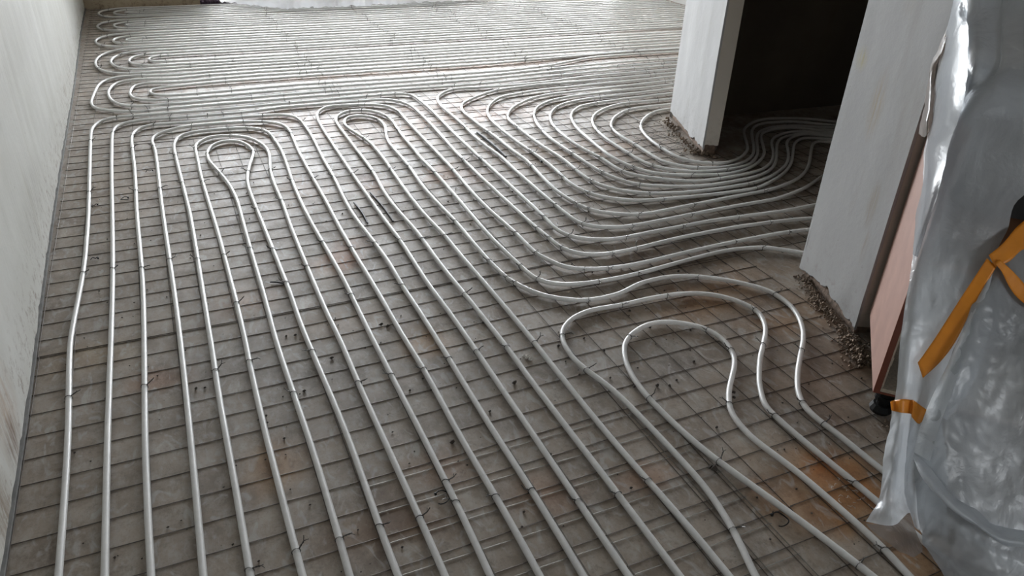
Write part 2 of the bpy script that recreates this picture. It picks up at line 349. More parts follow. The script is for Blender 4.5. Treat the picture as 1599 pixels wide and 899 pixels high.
# ------------------------------------------------------------------ walls
def plaster_sheet(p0, p1, z1, nout, rag, name, mat, thick=.012, step=.012, zfun=None, wob=.003, parent=None, seed=0.0):
    """plaster skin from p0 to p1 with a ragged lower edge and real thickness; nout = outward 2D normal"""
    p0 = Vector((p0[0], p0[1], 0)); p1 = Vector((p1[0], p1[1], 0)); n = Vector((nout[0], nout[1], 0)).normalized()
    L = (p1 - p0).length; m = max(2, int(L / step)); zs = [0, .012, .03, .06, .12, .25, .5, 1.0, 1.7, z1]
    V = []; F = []; K = len(zs)
    for side in (0, 1):
        for i in range(m + 1):
            t = i / m; p = p0.lerp(p1, t)
            zb = rag(t) if rag else 0.0
            for k, z in enumerate(zs):
                zz = zb + z if k == 0 else max(z, zb + .004 * k)
                o = (thick if side == 0 else 0.0) + (wob * mnoise.noise(Vector((p.x * 9 + seed, p.y * 9, zz * 9))) if side == 0 else 0)
                if side == 0 and k == 0: o -= thick * .35
                V.append(p + n * o + Vector((0, 0, zz)))
    S = (m + 1) * K
    for i in range(m):
        for k in range(K - 1):
            a, b_, c_, d_ = i * K + k, (i + 1) * K + k, (i + 1) * K + k + 1, i * K + k + 1
            F.append((a, b_, c_, d_)); F.append((S + a, S + d_, S + c_, S + b_))
        F.append((i * K, S + i * K, S + (i + 1) * K, (i + 1) * K))
        F.append((i * K + K - 1, (i + 1) * K + K - 1, S + (i + 1) * K + K - 1, S + i * K + K - 1))
    for i in (0, m):
        for k in range(K - 1): F.append((i * K + k, i * K + k + 1, S + i * K + k + 1, S + i * K + k))
    o = mesh(name, V, F)
    bm = bmesh.new(); bm.from_mesh(o); bmesh.ops.recalc_face_normals(bm, faces=bm.faces); bm.to_mesh(o); bm.free()
    return link(name, o, mat, parent)
H = 2.6
LW = [(-.508, -2.0), (-.516, 1.0), (-.520, 1.97), (-.524, 2.334), (-.533, 2.85), (-.541, 3.6), (-.546, 4.3), (-.549, 5.5), (-.560, 6.4), (-.571, 7.3), (-.573, 8.6)]
mb = MB(); mb.prism([(x - .012, y) for x, y in LW] + [(-.9, 8.6), (-.9, -2.0)], 0, H)
wl = mb.build('wall_left', M_CORE); tag(wl, 'long left wall with old white plaster and crumbling bottom edge', kind='structure')
for i in range(len(LW) - 1):
    a, b = LW[i], LW[i + 1]
    plaster_sheet((a[0] - .012, a[1]), (b[0] - .012, b[1]), H, (1, 0),
                  lambda t, i=i, a=a, b=b: .012 + .004 * mnoise.noise(Vector((0, (a[1] + (b[1] - a[1]) * t) * 9, 5))) + .008 * mnoise.noise(Vector((0, (a[1] + (b[1] - a[1]) * t) * 40, 5))),
                  'plaster_skin', M_WALL_L, step=.03 if i else .3, parent=wl)
# grey perimeter strip between plaster and first wire
mb = MB()
for i in range(1, len(LW) - 1):
    (x0, y0), (x1, y1) = LW[i], LW[i + 1]
    mb.prism([(x0 - .006, y0), (x1 - .006, y1), (x1 + .006, y1), (x0 + .006, y0)], 0, .011)
o = mb.build('baseboard_left', M_STRIP); tag(o, 'thin grey foam strip along the foot of the left wall', kind='structure')
# far wall : short beige piece, then full-height glazing
mb = MB(); mb.prism([(-.9, 8.362), (.44, 8.375), (.44, 8.62), (-.9, 8.62)], 0, .46); mb.prism([(-.9, 8.362), (-.02, 8.366), (-.02, 8.62), (-.9, 8.62)], .46, H)
wb_ = mb.build('wall_back', M_WALL_F); tag(wb_, 'short beige far wall beside the glazing with damp stained foot', kind='structure')
mb = MB(); mb.box(-.02, 5.7, 8.375, 8.62, 2.28, H); mb.box(5.3, 5.7, 8.375, 8.62, 0, 2.28)
o = mb.build('wall_back', M_WALL_F); tag(o, 'far wall above and right of the glazing', kind='structure')
wi = empty('window_1', (3.0, 8.45, 0)); tag(wi, 'full height glazing in the far wall, dark frame', kind='structure')
def fbox(name, x0, x1, y0, y1, z0, z1, mat):
    return MB().box(x0 - 3.0, x1 - 3.0, y0 - 8.45, y1 - 8.45, z0, z1).build(name, mat, wi)
fbox('window_frame', .44, .50, 8.42, 8.50, .0, 2.28, M_FRAME); fbox('window_frame', -.02, .03, 8.42, 8.50, .46, 2.28, M_FRAME); fbox('window_frame', .03, .44, 8.42, 8.50, .46, .50, M_FRAME); fbox('window_pane', .03, .44, 8.455, 8.461, .50, 2.22, M_GLASS)
fbox('window_frame', .03, 5.3, 8.42, 8.50, 2.22, 2.28, M_FRAME)
fbox('window_frame', .50, 5.3, 8.42, 8.50, .0, .035, M_FRAME)
for x in (1.64, 2.84, 4.04, 5.24): fbox('window_mullion', x, x + .06, 8.42, 8.50, .035, 2.22, M_FRAME)
for x in (.50, 1.70, 2.90, 4.10): fbox('window_pane', x, x + 1.14, 8.455, 8.461, .035, 2.22, M_GLASS)
o = MB().box(-3, 12, 8.7, 20, -.4, -.3).build('ground', simple('pale_paving', (.4, .4, .38), .9)); tag(o, 'pale ground outside the far glazing', kind='structure')

D1 = Vector((.3385, .9410)).normalized() if False else Vector((2.90 - 2.656, 3.90 - 3.219)).normalized()
E1 = Vector((D1.y, -D1.x))                    # to the right, away from the main room
N0 = Vector((2.042, 1.511)); P2 = Vector((2.202, 1.951)); P1 = Vector((2.656, 3.219)); F0 = Vector((2.890, 3.872))
def V2(v): return (v.x, v.y)
T = .088
def core_wall(name, poly, z0, z1, mat, label):
    o = MB().prism([V2(p) for p in poly], z0, z1).build(name, mat); tag(o, label, kind='structure'); return o
G = .010
# far stub beside the doorway
stub = core_wall('wall_right', [P1 + D1 * G + E1 * G, P1 + D1 * G + E1 * (T - G), F0 + E1 * (T - G), F0 + E1 * G], 0, H, M_CORE, 'white plastered wall stub left of the dark doorway')
def rg(a, b, fr, sd):
    return lambda t: max(.002, a + b * mnoise.noise(Vector((t * fr + sd, sd, 0))) + .4 * b * mnoise.noise(Vector((t * fr * 4 + sd, sd, 2))))
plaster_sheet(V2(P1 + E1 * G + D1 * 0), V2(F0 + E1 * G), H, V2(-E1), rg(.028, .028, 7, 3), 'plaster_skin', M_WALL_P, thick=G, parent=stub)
plaster_sheet(V2(P1 + D1 * G + E1 * (G + .0005)), V2(P1 + D1 * G + E1 * T), H, V2(-D1), rg(.052, .006, 3, 8), 'plaster_skin', M_WALL_J, thick=G, parent=stub, step=.006)
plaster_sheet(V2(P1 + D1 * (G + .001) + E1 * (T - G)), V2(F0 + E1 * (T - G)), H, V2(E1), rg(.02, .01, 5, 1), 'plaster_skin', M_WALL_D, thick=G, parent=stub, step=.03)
# near wall end (right of the doorway) turning the corner behind the cabinet
near = core_wall('wall_right', [N0 + D1 * G + E1 * G, N0 + D1 * G + E1 * 3.7, N0 + D1 * (T - G) + E1 * 3.7, N0 + D1 * (T - G) + E1 * (T - G), P2 - D1 * G + E1 * (T - G), P2 - D1 * G + E1 * G], 0, H, M_CORE, 'broad white plastered wall end right of the dark doorway')
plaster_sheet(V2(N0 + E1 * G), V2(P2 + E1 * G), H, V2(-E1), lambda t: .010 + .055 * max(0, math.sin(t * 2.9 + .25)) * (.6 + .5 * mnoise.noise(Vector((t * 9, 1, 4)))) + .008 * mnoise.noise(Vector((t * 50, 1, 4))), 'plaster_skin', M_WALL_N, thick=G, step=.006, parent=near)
M_WALL_E = wall_mat('shade_tinted_plaster', (.50, .46, .41), (.43, .39, .34), (.15, .12, .1), .4, low=.5)  # same plaster; grey-brown of the shaded face put into colour, brightness lifted
plaster_sheet(V2(N0 + D1 * G + E1 * (G + .0005)), V2(N0 + D1 * G + E1 * 3.7), H, V2(-D1), rg(.03, .02, 30, 5), 'plaster_skin', M_WALL_E, thick=G, step=.03, parent=near)
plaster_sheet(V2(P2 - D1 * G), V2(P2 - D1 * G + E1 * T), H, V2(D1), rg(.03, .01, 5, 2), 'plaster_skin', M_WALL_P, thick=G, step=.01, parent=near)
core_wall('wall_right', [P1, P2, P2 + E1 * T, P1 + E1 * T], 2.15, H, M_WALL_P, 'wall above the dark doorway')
core_wall('wall_right', [F0, F0 + E1 * .03, Vector((5.6, 3.70)), Vector((5.6, 3.77))] if False else [F0 - D1 * .0, Vector((5.6, 3.74)), Vector((5.6, 3.67)), F0 - D1 * .07 + E1 * .02], 0, H, M_WALL_D, 'back wall of the unlit side room, its shade put into the colour')
core_wall('wall_right', [Vector((5.5, -2.0)), Vector((5.7, -2.0)), Vector((5.7, 8.62)), Vector((5.5, 8.62))], 0, H, M_CEIL, 'outer right wall of the house')
mb = MB(); WX0, WX1, WZ0, WZ1 = 1.15, 1.75, 1.15, 1.85  # opening for an added window that brightens wall ends and sheet
mb.box(-.9, WX0, -2.2, -2.0, 0, H); mb.box(WX1, 5.7, -2.2, -2.0, 0, H); mb.box(WX0, WX1, -2.2, -2.0, 0, WZ0); mb.box(WX0, WX1, -2.2, -2.0, WZ1, H)
o = mb.build('wall_front', M_CEIL); tag(o, 'wall behind the viewer with one small window added for fill light', kind='structure')
w2 = empty('fill_window', ((WX0 + WX1) / 2, -2.1, WZ0)); tag(w2, 'small window added behind the viewer to give fill light', kind='structure')
hw = (WX1 - WX0) / 2; hh = WZ1 - WZ0
for bx in ((-hw, -hw + .03, 0, hh), (hw - .03, hw, 0, hh), (-hw + .03, hw - .03, 0, .03), (-hw + .03, hw - .03, hh - .03, hh)):
    MB().box(bx[0], bx[1], -.03, .03, bx[2], bx[3]).build('window_frame', M_FRAME, w2)
MB().box(-hw + .03, hw - .03, -.003, .003, .03, hh - .03).build('window_pane', M_GLASS, w2)
o = MB().box(-.9, 5.7, -2.2, 8.62, H, H + .15).build('ceiling', M_CEIL); tag(o, 'plain ceiling', kind='structure')

# ------------------------------------------------------------------ steel mesh sheets: every wire a part
WIRES = {}
def wire_mesh_data(L, r, var):
    key = (round(L, 1), r, var)
    if key not in WIRES:
        L0 = key[0]; n = max(2, int(L0 / .25)); rr = random.Random(var * 7 + 1)
        ph, am = rr.uniform(0, 6), rr.uniform(.0005, .0022)
        pts = [(L0 * i / n, am * math.sin(ph + 5.0 * i / n), .0) for i in range(n + 1)]
        WIRES[key] = MB().tube(pts, r, 5).me('wire')
    return WIRES[key], key[0]
def wire(parent, o3, ang, L, mat, r=.0011, name='wire'):
    me, L0 = wire_mesh_data(L, r, RND.randrange(3))
    if not me.materials: me.materials.append(None)
    ob = bpy.data.objects.new(name, me); COL.objects.link(ob); ob.parent = parent
    ob.location = (o3[0] - parent.location.x, o3[1] - parent.location.y, o3[2]); ob.rotation_euler = (0, 0, ang); ob.scale = (L / L0, 1, 1)
    ob.material_slots[0].link = 'OBJECT'; ob.material_slots[0].material = mat
    return ob
def xlim(y, base):
    # how far right the mesh may reach at this y (wall faces)
    if y < 1.51: return min(base, 2.15)
    if y < 1.951: return min(base, 2.042 + (y - 1.511) * .363 - .05)
    if y < 3.20: return base
    if y < 3.88: return min(base, 2.656 + (y - 3.219) * .363 - .07)
    return base
def sheet(label, x0, x1, y0, y1, mat=None, z=0.0, dx=0, dy=0, skew=0.0, pitch=.0986, clip=True, rag=.03, r=.0011):
    mat = mat or M_WIRE
    root = empty('steel_mesh_sheet', ((x0 + x1) / 2, (y0 + y1) / 2, 0)); tag(root, label, 'steel mesh', 'steel mesh sheets under the pipes')
    y = y1 + dy; xg = -.5136 + dx
    while y > y0 - .01:
        xr = xlim(y, x1) if clip else x1
        xr -= RND.uniform(0, rag) if xr < x1 else 0
        if xr - x0 > .15:
            wire(root, (x0 - .008, y + RND.uniform(-.0015, .0015), .0007 + z), RND.uniform(-.001, .001) + skew, xr - x0 + .01, mat, r)
        y -= pitch
    k = 0
    while xg + k * pitch < x1 + .004:
        xx = xg + k * pitch; k += 1
        if xx < x0 - .01: continue
        # clip against the wall line
        segs = []; yy = y0; cur = None
        while yy < y1 + .001:
            ok = (not clip) or xlim(yy, 9) > xx + .01
            if ok and cur is None: cur = yy
            if not ok and cur is not None: segs.append((cur, yy)); cur = None
            yy += .02
        if cur is not None: segs.append((cur, y1 + .01))
        for a, b in segs:
            if b - a > .12:
                if a == y0: a -= .008
                wire(root, (xx + RND.uniform(-.001, .001), a, .0027 + z), math.pi / 2 + RND.uniform(-.0015, .0015), b - a, mat, r)
    return root
sheet('dark steel mesh sheet nearest the viewer, along the left wall', -.514, 1.27, .35, 2.338)
sheet('dark steel mesh sheet nearest the cabinet with wire ends before the white wall end', 1.275, 2.06, .42, 2.338, dx=.0)
sheet('bright steel mesh sheet lapped over the dark one at the bottom of the picture', .30, 1.18, .5, 1.42, mat=M_WIREB, z=.0005, dx=.012, dy=.004, rag=0)
sheet('dark steel mesh sheet in the middle of the floor, left half', -.514, 1.46, 2.35, 4.32, dy=-.003)
sheet('dark steel mesh sheet in the middle of the floor, reaching into the doorway', 1.47, 3.2, 2.10, 4.32, dy=.002)
sheet('dark steel mesh sheet at the far left under the nested bends', -.516, 1.46, 4.36, 6.33)
sheet('steel mesh sheet under the parallel pipes left of the far wall stub', 1.47, 3.9, 4.36, 6.33)
sheet('farthest steel mesh sheet, in the left corner by the beige wall', -.52, 1.46, 6.38, 8.30)
sheet('farthest steel mesh sheet, in front of the glazing', 1.47, 4.6, 6.38, 7.8)
sheet('steel mesh sheet on the floor of the dark side room', 3.22, 4.4, 2.1, 3.5, clip=False)
# bright inner wires that show in the gap between the parallel pipes
ro = empty('mesh_offcut', (2.6, 3.5, 0)); tag(ro, 'small crooked mesh offcut at the foot of the far wall stub', 'steel mesh')
for (a, b) in (((2.50, 3.62), (2.72, 3.685)), ((2.44, 3.52), (2.70, 3.60)), ((2.38, 3.40), (2.69, 3.52)), ((2.40, 3.29), (2.67, 3.42)), ((2.46, 3.20), (2.60, 3.28)), ((2.52, 3.18), (2.45, 3.60)), ((2.64, 3.30), (2.57, 3.70))):
    d = Vector(b) - Vector(a); wire(ro, (a[0], a[1], .0046), math.atan2(d.y, d.x), d.length, M_WIRE)

# ------------------------------------------------------------------ heating pipes
PIPES = {
 'a': ([(-0.402,0.849),(-0.407,1.829),(-0.424,2.359),(-0.422,2.469),(-0.404,2.879),(-0.401,3.249),(-0.422,4.55),(-0.42,4.6),(-0.415,4.639),(-0.406,4.678),(-0.393,4.715),(-0.379,4.741),(-0.362,4.763),(-0.34,4.78),(-0.315,4.792),(-0.277,4.8),(-0.228,4.802),(-0.098,4.801),(0.162,4.79),(0.482,4.793),(1.072,4.813),(1.282,4.814),(1.341,4.812),(1.38,4.806),(1.415,4.793),(1.43,4.783),(1.443,4.77),(1.453,4.755),(1.46,4.739),(1.469,4.692),(1.474,4.572),(1.475,4.432),(1.472,4.282),(1.453,3.882),(1.444,3.152),(1.437,2.732),(1.433,2.612),(1.442,2.564),(1.458,2.528),(1.483,2.498),(1.524,2.469),(1.559,2.452),(1.597,2.44),(1.636,2.432),(1.676,2.43),(2.016,2.443),(2.136,2.445),(2.246,2.44),(2.455,2.421),(2.555,2.418),(2.924,2.435),(3.154,2.45),(3.264,2.452),(3.414,2.449),(3.723,2.434)],
  [(-0.414,2.06),(-0.405,2.859),(-0.407,3.66),(-0.421,4.41),(-0.296,4.797),(-0.218,4.802),(0.672,4.8),(1.172,4.814),(1.262,4.814),(1.37,4.808),(1.449,3.512),(1.449,3.502),(1.437,2.722),(1.458,2.528),(1.666,2.43),(1.976,2.442),(2.276,2.438)],
  'heating pipe running closest along the left wall, turning right into the doorway', 'heating pipes turning from the floor into the doorway'),
 'b': ([(-0.311,0.811),(-0.312,1.762),(-0.305,2.813),(-0.318,4.123),(-0.316,4.49),(-0.309,4.569),(-0.302,4.597),(-0.291,4.624),(-0.276,4.648),(-0.263,4.662),(-0.24,4.679),(-0.214,4.692),(-0.177,4.703),(-0.128,4.707),(0.122,4.692),(0.411,4.69),(0.481,4.696),(0.618,4.718),(0.698,4.723),(1.188,4.713),(1.236,4.707),(1.272,4.694),(1.304,4.673),(1.337,4.636),(1.356,4.603),(1.374,4.556),(1.384,4.508),(1.388,4.448),(1.38,4.068),(1.36,3.729),(1.349,3.309),(1.348,3.188),(1.355,2.708),(1.365,2.488),(1.369,2.449),(1.378,2.421),(1.393,2.396),(1.412,2.373),(1.436,2.355),(1.462,2.341),(1.49,2.332),(1.529,2.325),(1.569,2.322),(1.649,2.325),(1.908,2.346),(2.168,2.353),(2.248,2.35),(2.466,2.332),(2.525,2.324),(2.663,2.3),(2.762,2.29),(2.852,2.289),(3.042,2.301),(3.151,2.304),(3.292,2.3),(3.591,2.285)],
  [(-0.305,2.853),(-0.315,4.52),(-0.018,4.699),(0.082,4.694),(0.182,4.691),(0.282,4.69),(1.355,3.529),(1.355,3.509),(1.359,2.638),(1.364,2.528),(1.372,2.439),(1.549,2.323),(1.669,2.326),(2.387,2.338)],
  'heating pipe second from the left wall, turning right into the doorway', 'heating pipes turning from the floor into the doorway'),
 'c': ([(-0.213,0.772),(-0.221,1.633),(-0.206,2.663),(-0.214,3.353),(-0.215,3.884),(-0.223,4.324),(-0.221,4.403),(-0.214,4.463),(-0.206,4.491),(-0.195,4.518),(-0.181,4.544),(-0.169,4.559),(-0.14,4.582),(-0.123,4.59),(-0.096,4.596),(-0.057,4.597),(0.102,4.587),(0.182,4.584),(0.262,4.586),(0.391,4.594),(0.451,4.593),(0.54,4.585),(0.569,4.579),(0.596,4.569),(0.621,4.555),(0.642,4.536),(0.658,4.513),(0.668,4.487),(0.674,4.458),(0.68,4.409),(0.686,4.239),(0.685,4.099),(0.671,3.779),(0.666,3.499),(0.653,3.23),(0.649,3.1),(0.652,2.94),(0.67,2.6),(0.668,2.34),(0.671,2.13),(0.667,1.52),(0.668,1.13),(0.649,0.41)],
  [(-0.216,2.043),(-0.208,2.823),(-0.214,3.613),(-0.222,4.214),(-0.22,4.423),(-0.115,4.593),(0.371,4.593),(0.481,4.592),(0.68,4.409),(0.666,3.499),(0.664,2.72),(0.668,2.36),(0.668,1.85),(0.669,1.25)],
  'heating pipe third from the left wall, widest of the five hairpins on the left', 'hairpin heating pipes on the left'),
 'd': ([(-0.125,0.73),(-0.109,1.701),(-0.104,2.401),(-0.113,3.442),(-0.113,3.992),(-0.116,4.172),(-0.124,4.301),(-0.122,4.34),(-0.116,4.369),(-0.104,4.395),(-0.088,4.419),(-0.068,4.44),(-0.044,4.458),(-0.011,4.478),(0.017,4.49),(0.054,4.502),(0.123,4.511),(0.213,4.51),(0.382,4.497),(0.421,4.489),(0.458,4.477),(0.485,4.464),(0.517,4.441),(0.544,4.414),(0.561,4.391),(0.572,4.364),(0.58,4.336),(0.587,4.267),(0.584,4.147),(0.573,3.918),(0.57,3.678),(0.569,3.277),(0.565,2.987),(0.566,2.617),(0.571,2.327),(0.572,2.057),(0.577,1.837),(0.573,1.467),(0.576,1.177),(0.571,0.867),(0.559,0.447)],
  [(-0.108,2.851),(-0.113,3.622),(-0.118,4.212),(0.093,4.509),(0.372,4.498),(0.476,4.469),(0.586,4.207),(0.569,3.518),(0.566,2.727),(0.577,1.847),(0.575,1.257)],
  'heating pipe fourth from the left wall, second widest hairpin on the left', 'hairpin heating pipes on the left'),
 'e': ([(-0.025,0.691),(-0.019,1.521),(-0.019,1.902),(-0.015,2.212),(-0.006,3.252),(-0.008,3.392),(-0.023,4.063),(-0.023,4.153),(-0.02,4.212),(-0.008,4.281),(0.009,4.327),(0.024,4.351),(0.036,4.366),(0.058,4.384),(0.074,4.393),(0.102,4.402),(0.13,4.407),(0.22,4.408),(0.309,4.401),(0.348,4.392),(0.376,4.382),(0.409,4.363),(0.438,4.337),(0.454,4.313),(0.469,4.278),(0.479,4.219),(0.49,4.02),(0.489,3.87),(0.468,3.48),(0.462,3.24),(0.462,3.06),(0.476,2.511),(0.474,2.061),(0.477,1.48),(0.474,1.17),(0.448,0.49)],
  [(-0.02,1.271),(-0.017,2.052),(-0.009,2.832),(-0.014,3.632),(-0.023,4.033),(0.28,4.404),(0.376,4.382),(0.444,4.329),(0.48,4.209),(0.469,3.51),(0.469,2.82),(0.475,2.351),(0.476,1.851),(0.476,1.35),(0.476,1.27)],
  'heating pipe fifth from the left wall, middle one of the five hairpins', 'hairpin heating pipes on the left'),
 'f': ([(0.091,0.647),(0.081,1.708),(0.084,2.028),(0.089,2.289),(0.087,2.989),(0.074,3.7),(0.076,3.94),(0.08,4.135),(0.085,4.173),(0.1,4.207),(0.125,4.245),(0.153,4.271),(0.177,4.284),(0.204,4.289),(0.232,4.288),(0.269,4.276),(0.304,4.258),(0.335,4.234),(0.354,4.212),(0.376,4.179),(0.396,4.134),(0.41,4.086),(0.42,4.037),(0.424,3.978),(0.421,3.898),(0.397,3.71),(0.388,3.59),(0.384,3.49),(0.383,3.27),(0.374,2.98),(0.369,2.3),(0.373,2.039),(0.372,1.819),(0.377,1.219),(0.373,0.528)],
  [(0.085,1.268),(0.084,2.068),(0.088,2.439),(0.087,2.829),(0.075,3.64),(0.079,4.126),(0.278,4.272),(0.395,3.69),(0.383,3.3),(0.37,2.62),(0.372,1.849),(0.377,1.259)],
  'heating pipe sixth from the left wall, looping just outside the left teardrop bend', 'hairpin heating pipes on the left'),
 'g': ([(0.168,0.609),(0.186,1.499),(0.18,2.139),(0.186,2.449),(0.191,2.939),(0.198,3.349),(0.194,3.459),(0.186,3.558),(0.172,3.657),(0.133,3.883),(0.127,3.933),(0.127,3.983),(0.13,4.033),(0.137,4.072),(0.149,4.109),(0.167,4.144),(0.192,4.172),(0.215,4.187),(0.24,4.193),(0.265,4.19),(0.281,4.182),(0.302,4.164),(0.313,4.149),(0.326,4.123),(0.336,4.095),(0.346,4.057),(0.352,3.997),(0.35,3.968),(0.344,3.929),(0.303,3.764),(0.283,3.666),(0.271,3.577),(0.266,3.477),(0.275,2.477),(0.273,2.217),(0.285,1.627),(0.28,1.207),(0.284,0.567)],
  [(0.182,1.269),(0.183,1.859),(0.19,2.849),(0.162,3.716),(0.129,4.023),(0.351,3.978),(0.29,3.705),(0.269,3.227),(0.272,2.817),(0.274,2.527),(0.277,2.057),(0.28,1.267)],
  'heating pipe with the small teardrop bend in the left half of the floor', 'hairpin heating pipes on the left'),
 'm': ([(0.755,0.37),(0.767,1.841),(0.767,2.111),(0.762,2.341),(0.768,2.702),(0.763,2.992),(0.762,3.552),(0.766,4.024),(0.77,4.263),(0.778,4.423),(0.784,4.473),(0.792,4.511),(0.805,4.549),(0.823,4.584),(0.846,4.615),(0.874,4.64),(0.907,4.655),(0.925,4.657),(0.954,4.658),(1.092,4.639),(1.131,4.63),(1.158,4.62),(1.191,4.6),(1.225,4.566),(1.25,4.524),(1.26,4.496),(1.268,4.467),(1.273,4.428),(1.274,4.378),(1.264,4.078),(1.254,3.468),(1.237,3.088),(1.236,2.908),(1.248,2.648),(1.249,2.458),(1.251,2.428),(1.26,2.39),(1.285,2.325),(1.298,2.298),(1.316,2.275),(1.331,2.263),(1.356,2.248),(1.412,2.227),(1.481,2.213),(1.55,2.207),(1.63,2.208),(1.83,2.222),(2.019,2.232),(2.189,2.235),(2.379,2.232),(2.578,2.21),(2.667,2.205),(2.747,2.206),(2.947,2.218),(3.057,2.221),(3.197,2.217),(3.497,2.202)],
  [(0.763,1.171),(0.767,1.871),(0.768,2.732),(0.762,3.502),(1.073,4.642),(1.112,4.635),(1.274,4.408),(1.252,3.398),(1.248,2.628),(1.253,2.419),(1.365,2.244),(1.461,2.216),(2.099,2.235),(2.399,2.23)],
  'heating pipe looping widest around the second teardrop, then into the doorway', 'heating pipes turning from the floor into the doorway'),
 'n': ([(0.865,0.326),(0.868,1.186),(0.866,1.617),(0.869,1.856),(0.856,2.476),(0.858,2.766),(0.846,3.026),(0.844,3.126),(0.847,3.246),(0.864,3.535),(0.864,4.055),(0.867,4.285),(0.872,4.365),(0.878,4.394),(0.887,4.422),(0.9,4.448),(0.916,4.472),(0.936,4.494),(0.959,4.512),(0.992,4.528),(1.029,4.532),(1.066,4.525),(1.099,4.507),(1.126,4.48),(1.153,4.439),(1.17,4.393),(1.181,4.334),(1.184,4.294),(1.183,4.245),(1.163,3.975),(1.157,3.757),(1.15,3.621),(1.152,3.342),(1.134,2.663),(1.137,2.533),(1.152,2.283),(1.157,2.254),(1.164,2.236),(1.184,2.203),(1.213,2.177),(1.258,2.156),(1.316,2.142),(1.396,2.135),(1.486,2.134),(1.575,2.139),(1.874,2.171),(1.963,2.177),(2.043,2.176),(2.122,2.164),(2.179,2.148),(2.214,2.129),(2.299,2.059),(2.378,1.983),(2.408,1.957),(2.451,1.934),(2.49,1.924),(2.539,1.923),(2.698,1.942),(2.808,1.947),(2.947,1.944),(3.257,1.929)],
  [(0.868,1.156),(0.869,1.856),(0.86,2.226),(0.858,2.716),(0.863,3.515),(0.984,4.525),(1.074,4.521),(1.182,4.324),(1.171,4.095),(1.152,3.392),(1.148,2.343),(1.164,2.236),(1.366,2.137),(1.556,2.137),(2.179,2.148)],
  'heating pipe looping directly around the second teardrop, last to enter the doorway', 'heating pipes turning from the floor into the doorway'),
 'o': ([(0.978,0.283),(0.973,0.694),(0.973,0.974),(0.962,1.334),(0.962,1.674),(0.966,1.924),(0.965,2.104),(0.957,2.524),(0.957,2.704),(0.946,2.894),(0.944,2.984),(0.947,3.224),(0.963,3.654),(0.965,3.854),(0.963,3.914),(0.956,3.973),(0.942,4.052),(0.914,4.189),(0.906,4.258),(0.908,4.297),(0.913,4.327),(0.921,4.355),(0.929,4.372),(0.945,4.395),(0.959,4.407),(0.974,4.416),(0.991,4.421),(1.008,4.422),(1.034,4.417),(1.058,4.403),(1.078,4.384),(1.094,4.36),(1.106,4.333),(1.116,4.295),(1.12,4.256),(1.119,4.216),(1.114,4.167),(1.075,4.002),(1.06,3.893),(1.057,3.803),(1.056,3.543),(1.039,3.233),(1.039,3.093),(1.048,2.823),(1.045,2.553),(1.047,2.413),(1.055,2.304),(1.062,2.264),(1.071,2.236),(1.102,2.162),(1.129,2.121),(1.149,2.099),(1.179,2.073),(1.204,2.056),(1.23,2.042),(1.258,2.032),(1.287,2.025),(1.347,2.023),(1.386,2.026),(1.416,2.032),(1.51,2.064),(1.559,2.072),(1.629,2.073),(1.668,2.067),(1.697,2.06),(1.735,2.046),(1.779,2.023),(1.821,1.996),(1.852,1.971),(1.888,1.936),(1.927,1.89),(1.947,1.857),(1.957,1.829),(1.961,1.78),(1.956,1.731),(1.941,1.683),(1.913,1.63),(1.879,1.581),(1.839,1.536),(1.692,1.401),(1.637,1.343),(1.612,1.312),(1.592,1.278),(1.581,1.25),(1.575,1.221),(1.574,1.181),(1.579,1.112),(1.581,1.012),(1.59,0.812),(1.598,0.722),(1.608,0.663),(1.624,0.616),(1.647,0.572),(1.678,0.533),(1.75,0.45)],
  [(0.967,1.154),(0.965,1.854),(0.957,2.714),(0.958,3.514),(0.951,4.003),(1.114,4.305),(1.083,4.041),(1.054,3.513),(1.049,2.813),(1.046,2.423),(1.058,2.284),(1.071,2.236),(1.267,2.029),(1.77,2.028),(1.96,1.81),(1.781,1.482),(1.584,1.259),(1.575,1.162)],
  'heating pipe with the second teardrop bend, wrapping round to the plastic sheet', 'heating pipes turning from the floor into the doorway'),
 'p': ([(1.072,0.633),(1.033,0.704),(1.024,0.731),(1.021,0.76),(1.026,0.799),(1.063,0.924),(1.079,0.992),(1.09,1.061),(1.094,1.121),(1.094,1.231),(1.085,1.47),(1.076,1.55),(1.051,1.667),(1.046,1.716),(1.048,1.756),(1.053,1.796),(1.061,1.825),(1.072,1.852),(1.087,1.878),(1.099,1.893),(1.137,1.925),(1.181,1.947),(1.229,1.959),(1.269,1.961),(1.368,1.955),(1.468,1.957),(1.528,1.955),(1.617,1.945),(1.675,1.928),(1.71,1.91),(1.735,1.893),(1.756,1.873),(1.78,1.842),(1.798,1.806),(1.809,1.769),(1.81,1.739),(1.803,1.711),(1.781,1.667),(1.752,1.627),(1.71,1.583),(1.616,1.494),(1.531,1.396),(1.503,1.355),(1.482,1.32),(1.471,1.293),(1.466,1.265),(1.465,1.157),(1.476,0.927),(1.481,0.717),(1.489,0.628),(1.502,0.58),(1.525,0.536),(1.548,0.504),(1.62,0.42)],
  [(1.068,0.943),(1.055,1.647),(1.072,1.852),(1.368,1.955),(1.568,1.952),(1.81,1.759),(1.681,1.556),(1.465,1.246),(1.475,0.947)],
  'heating pipe bending twice around the round loop and running under the plastic sheet', 'round looping heating pipes at the lower right'),
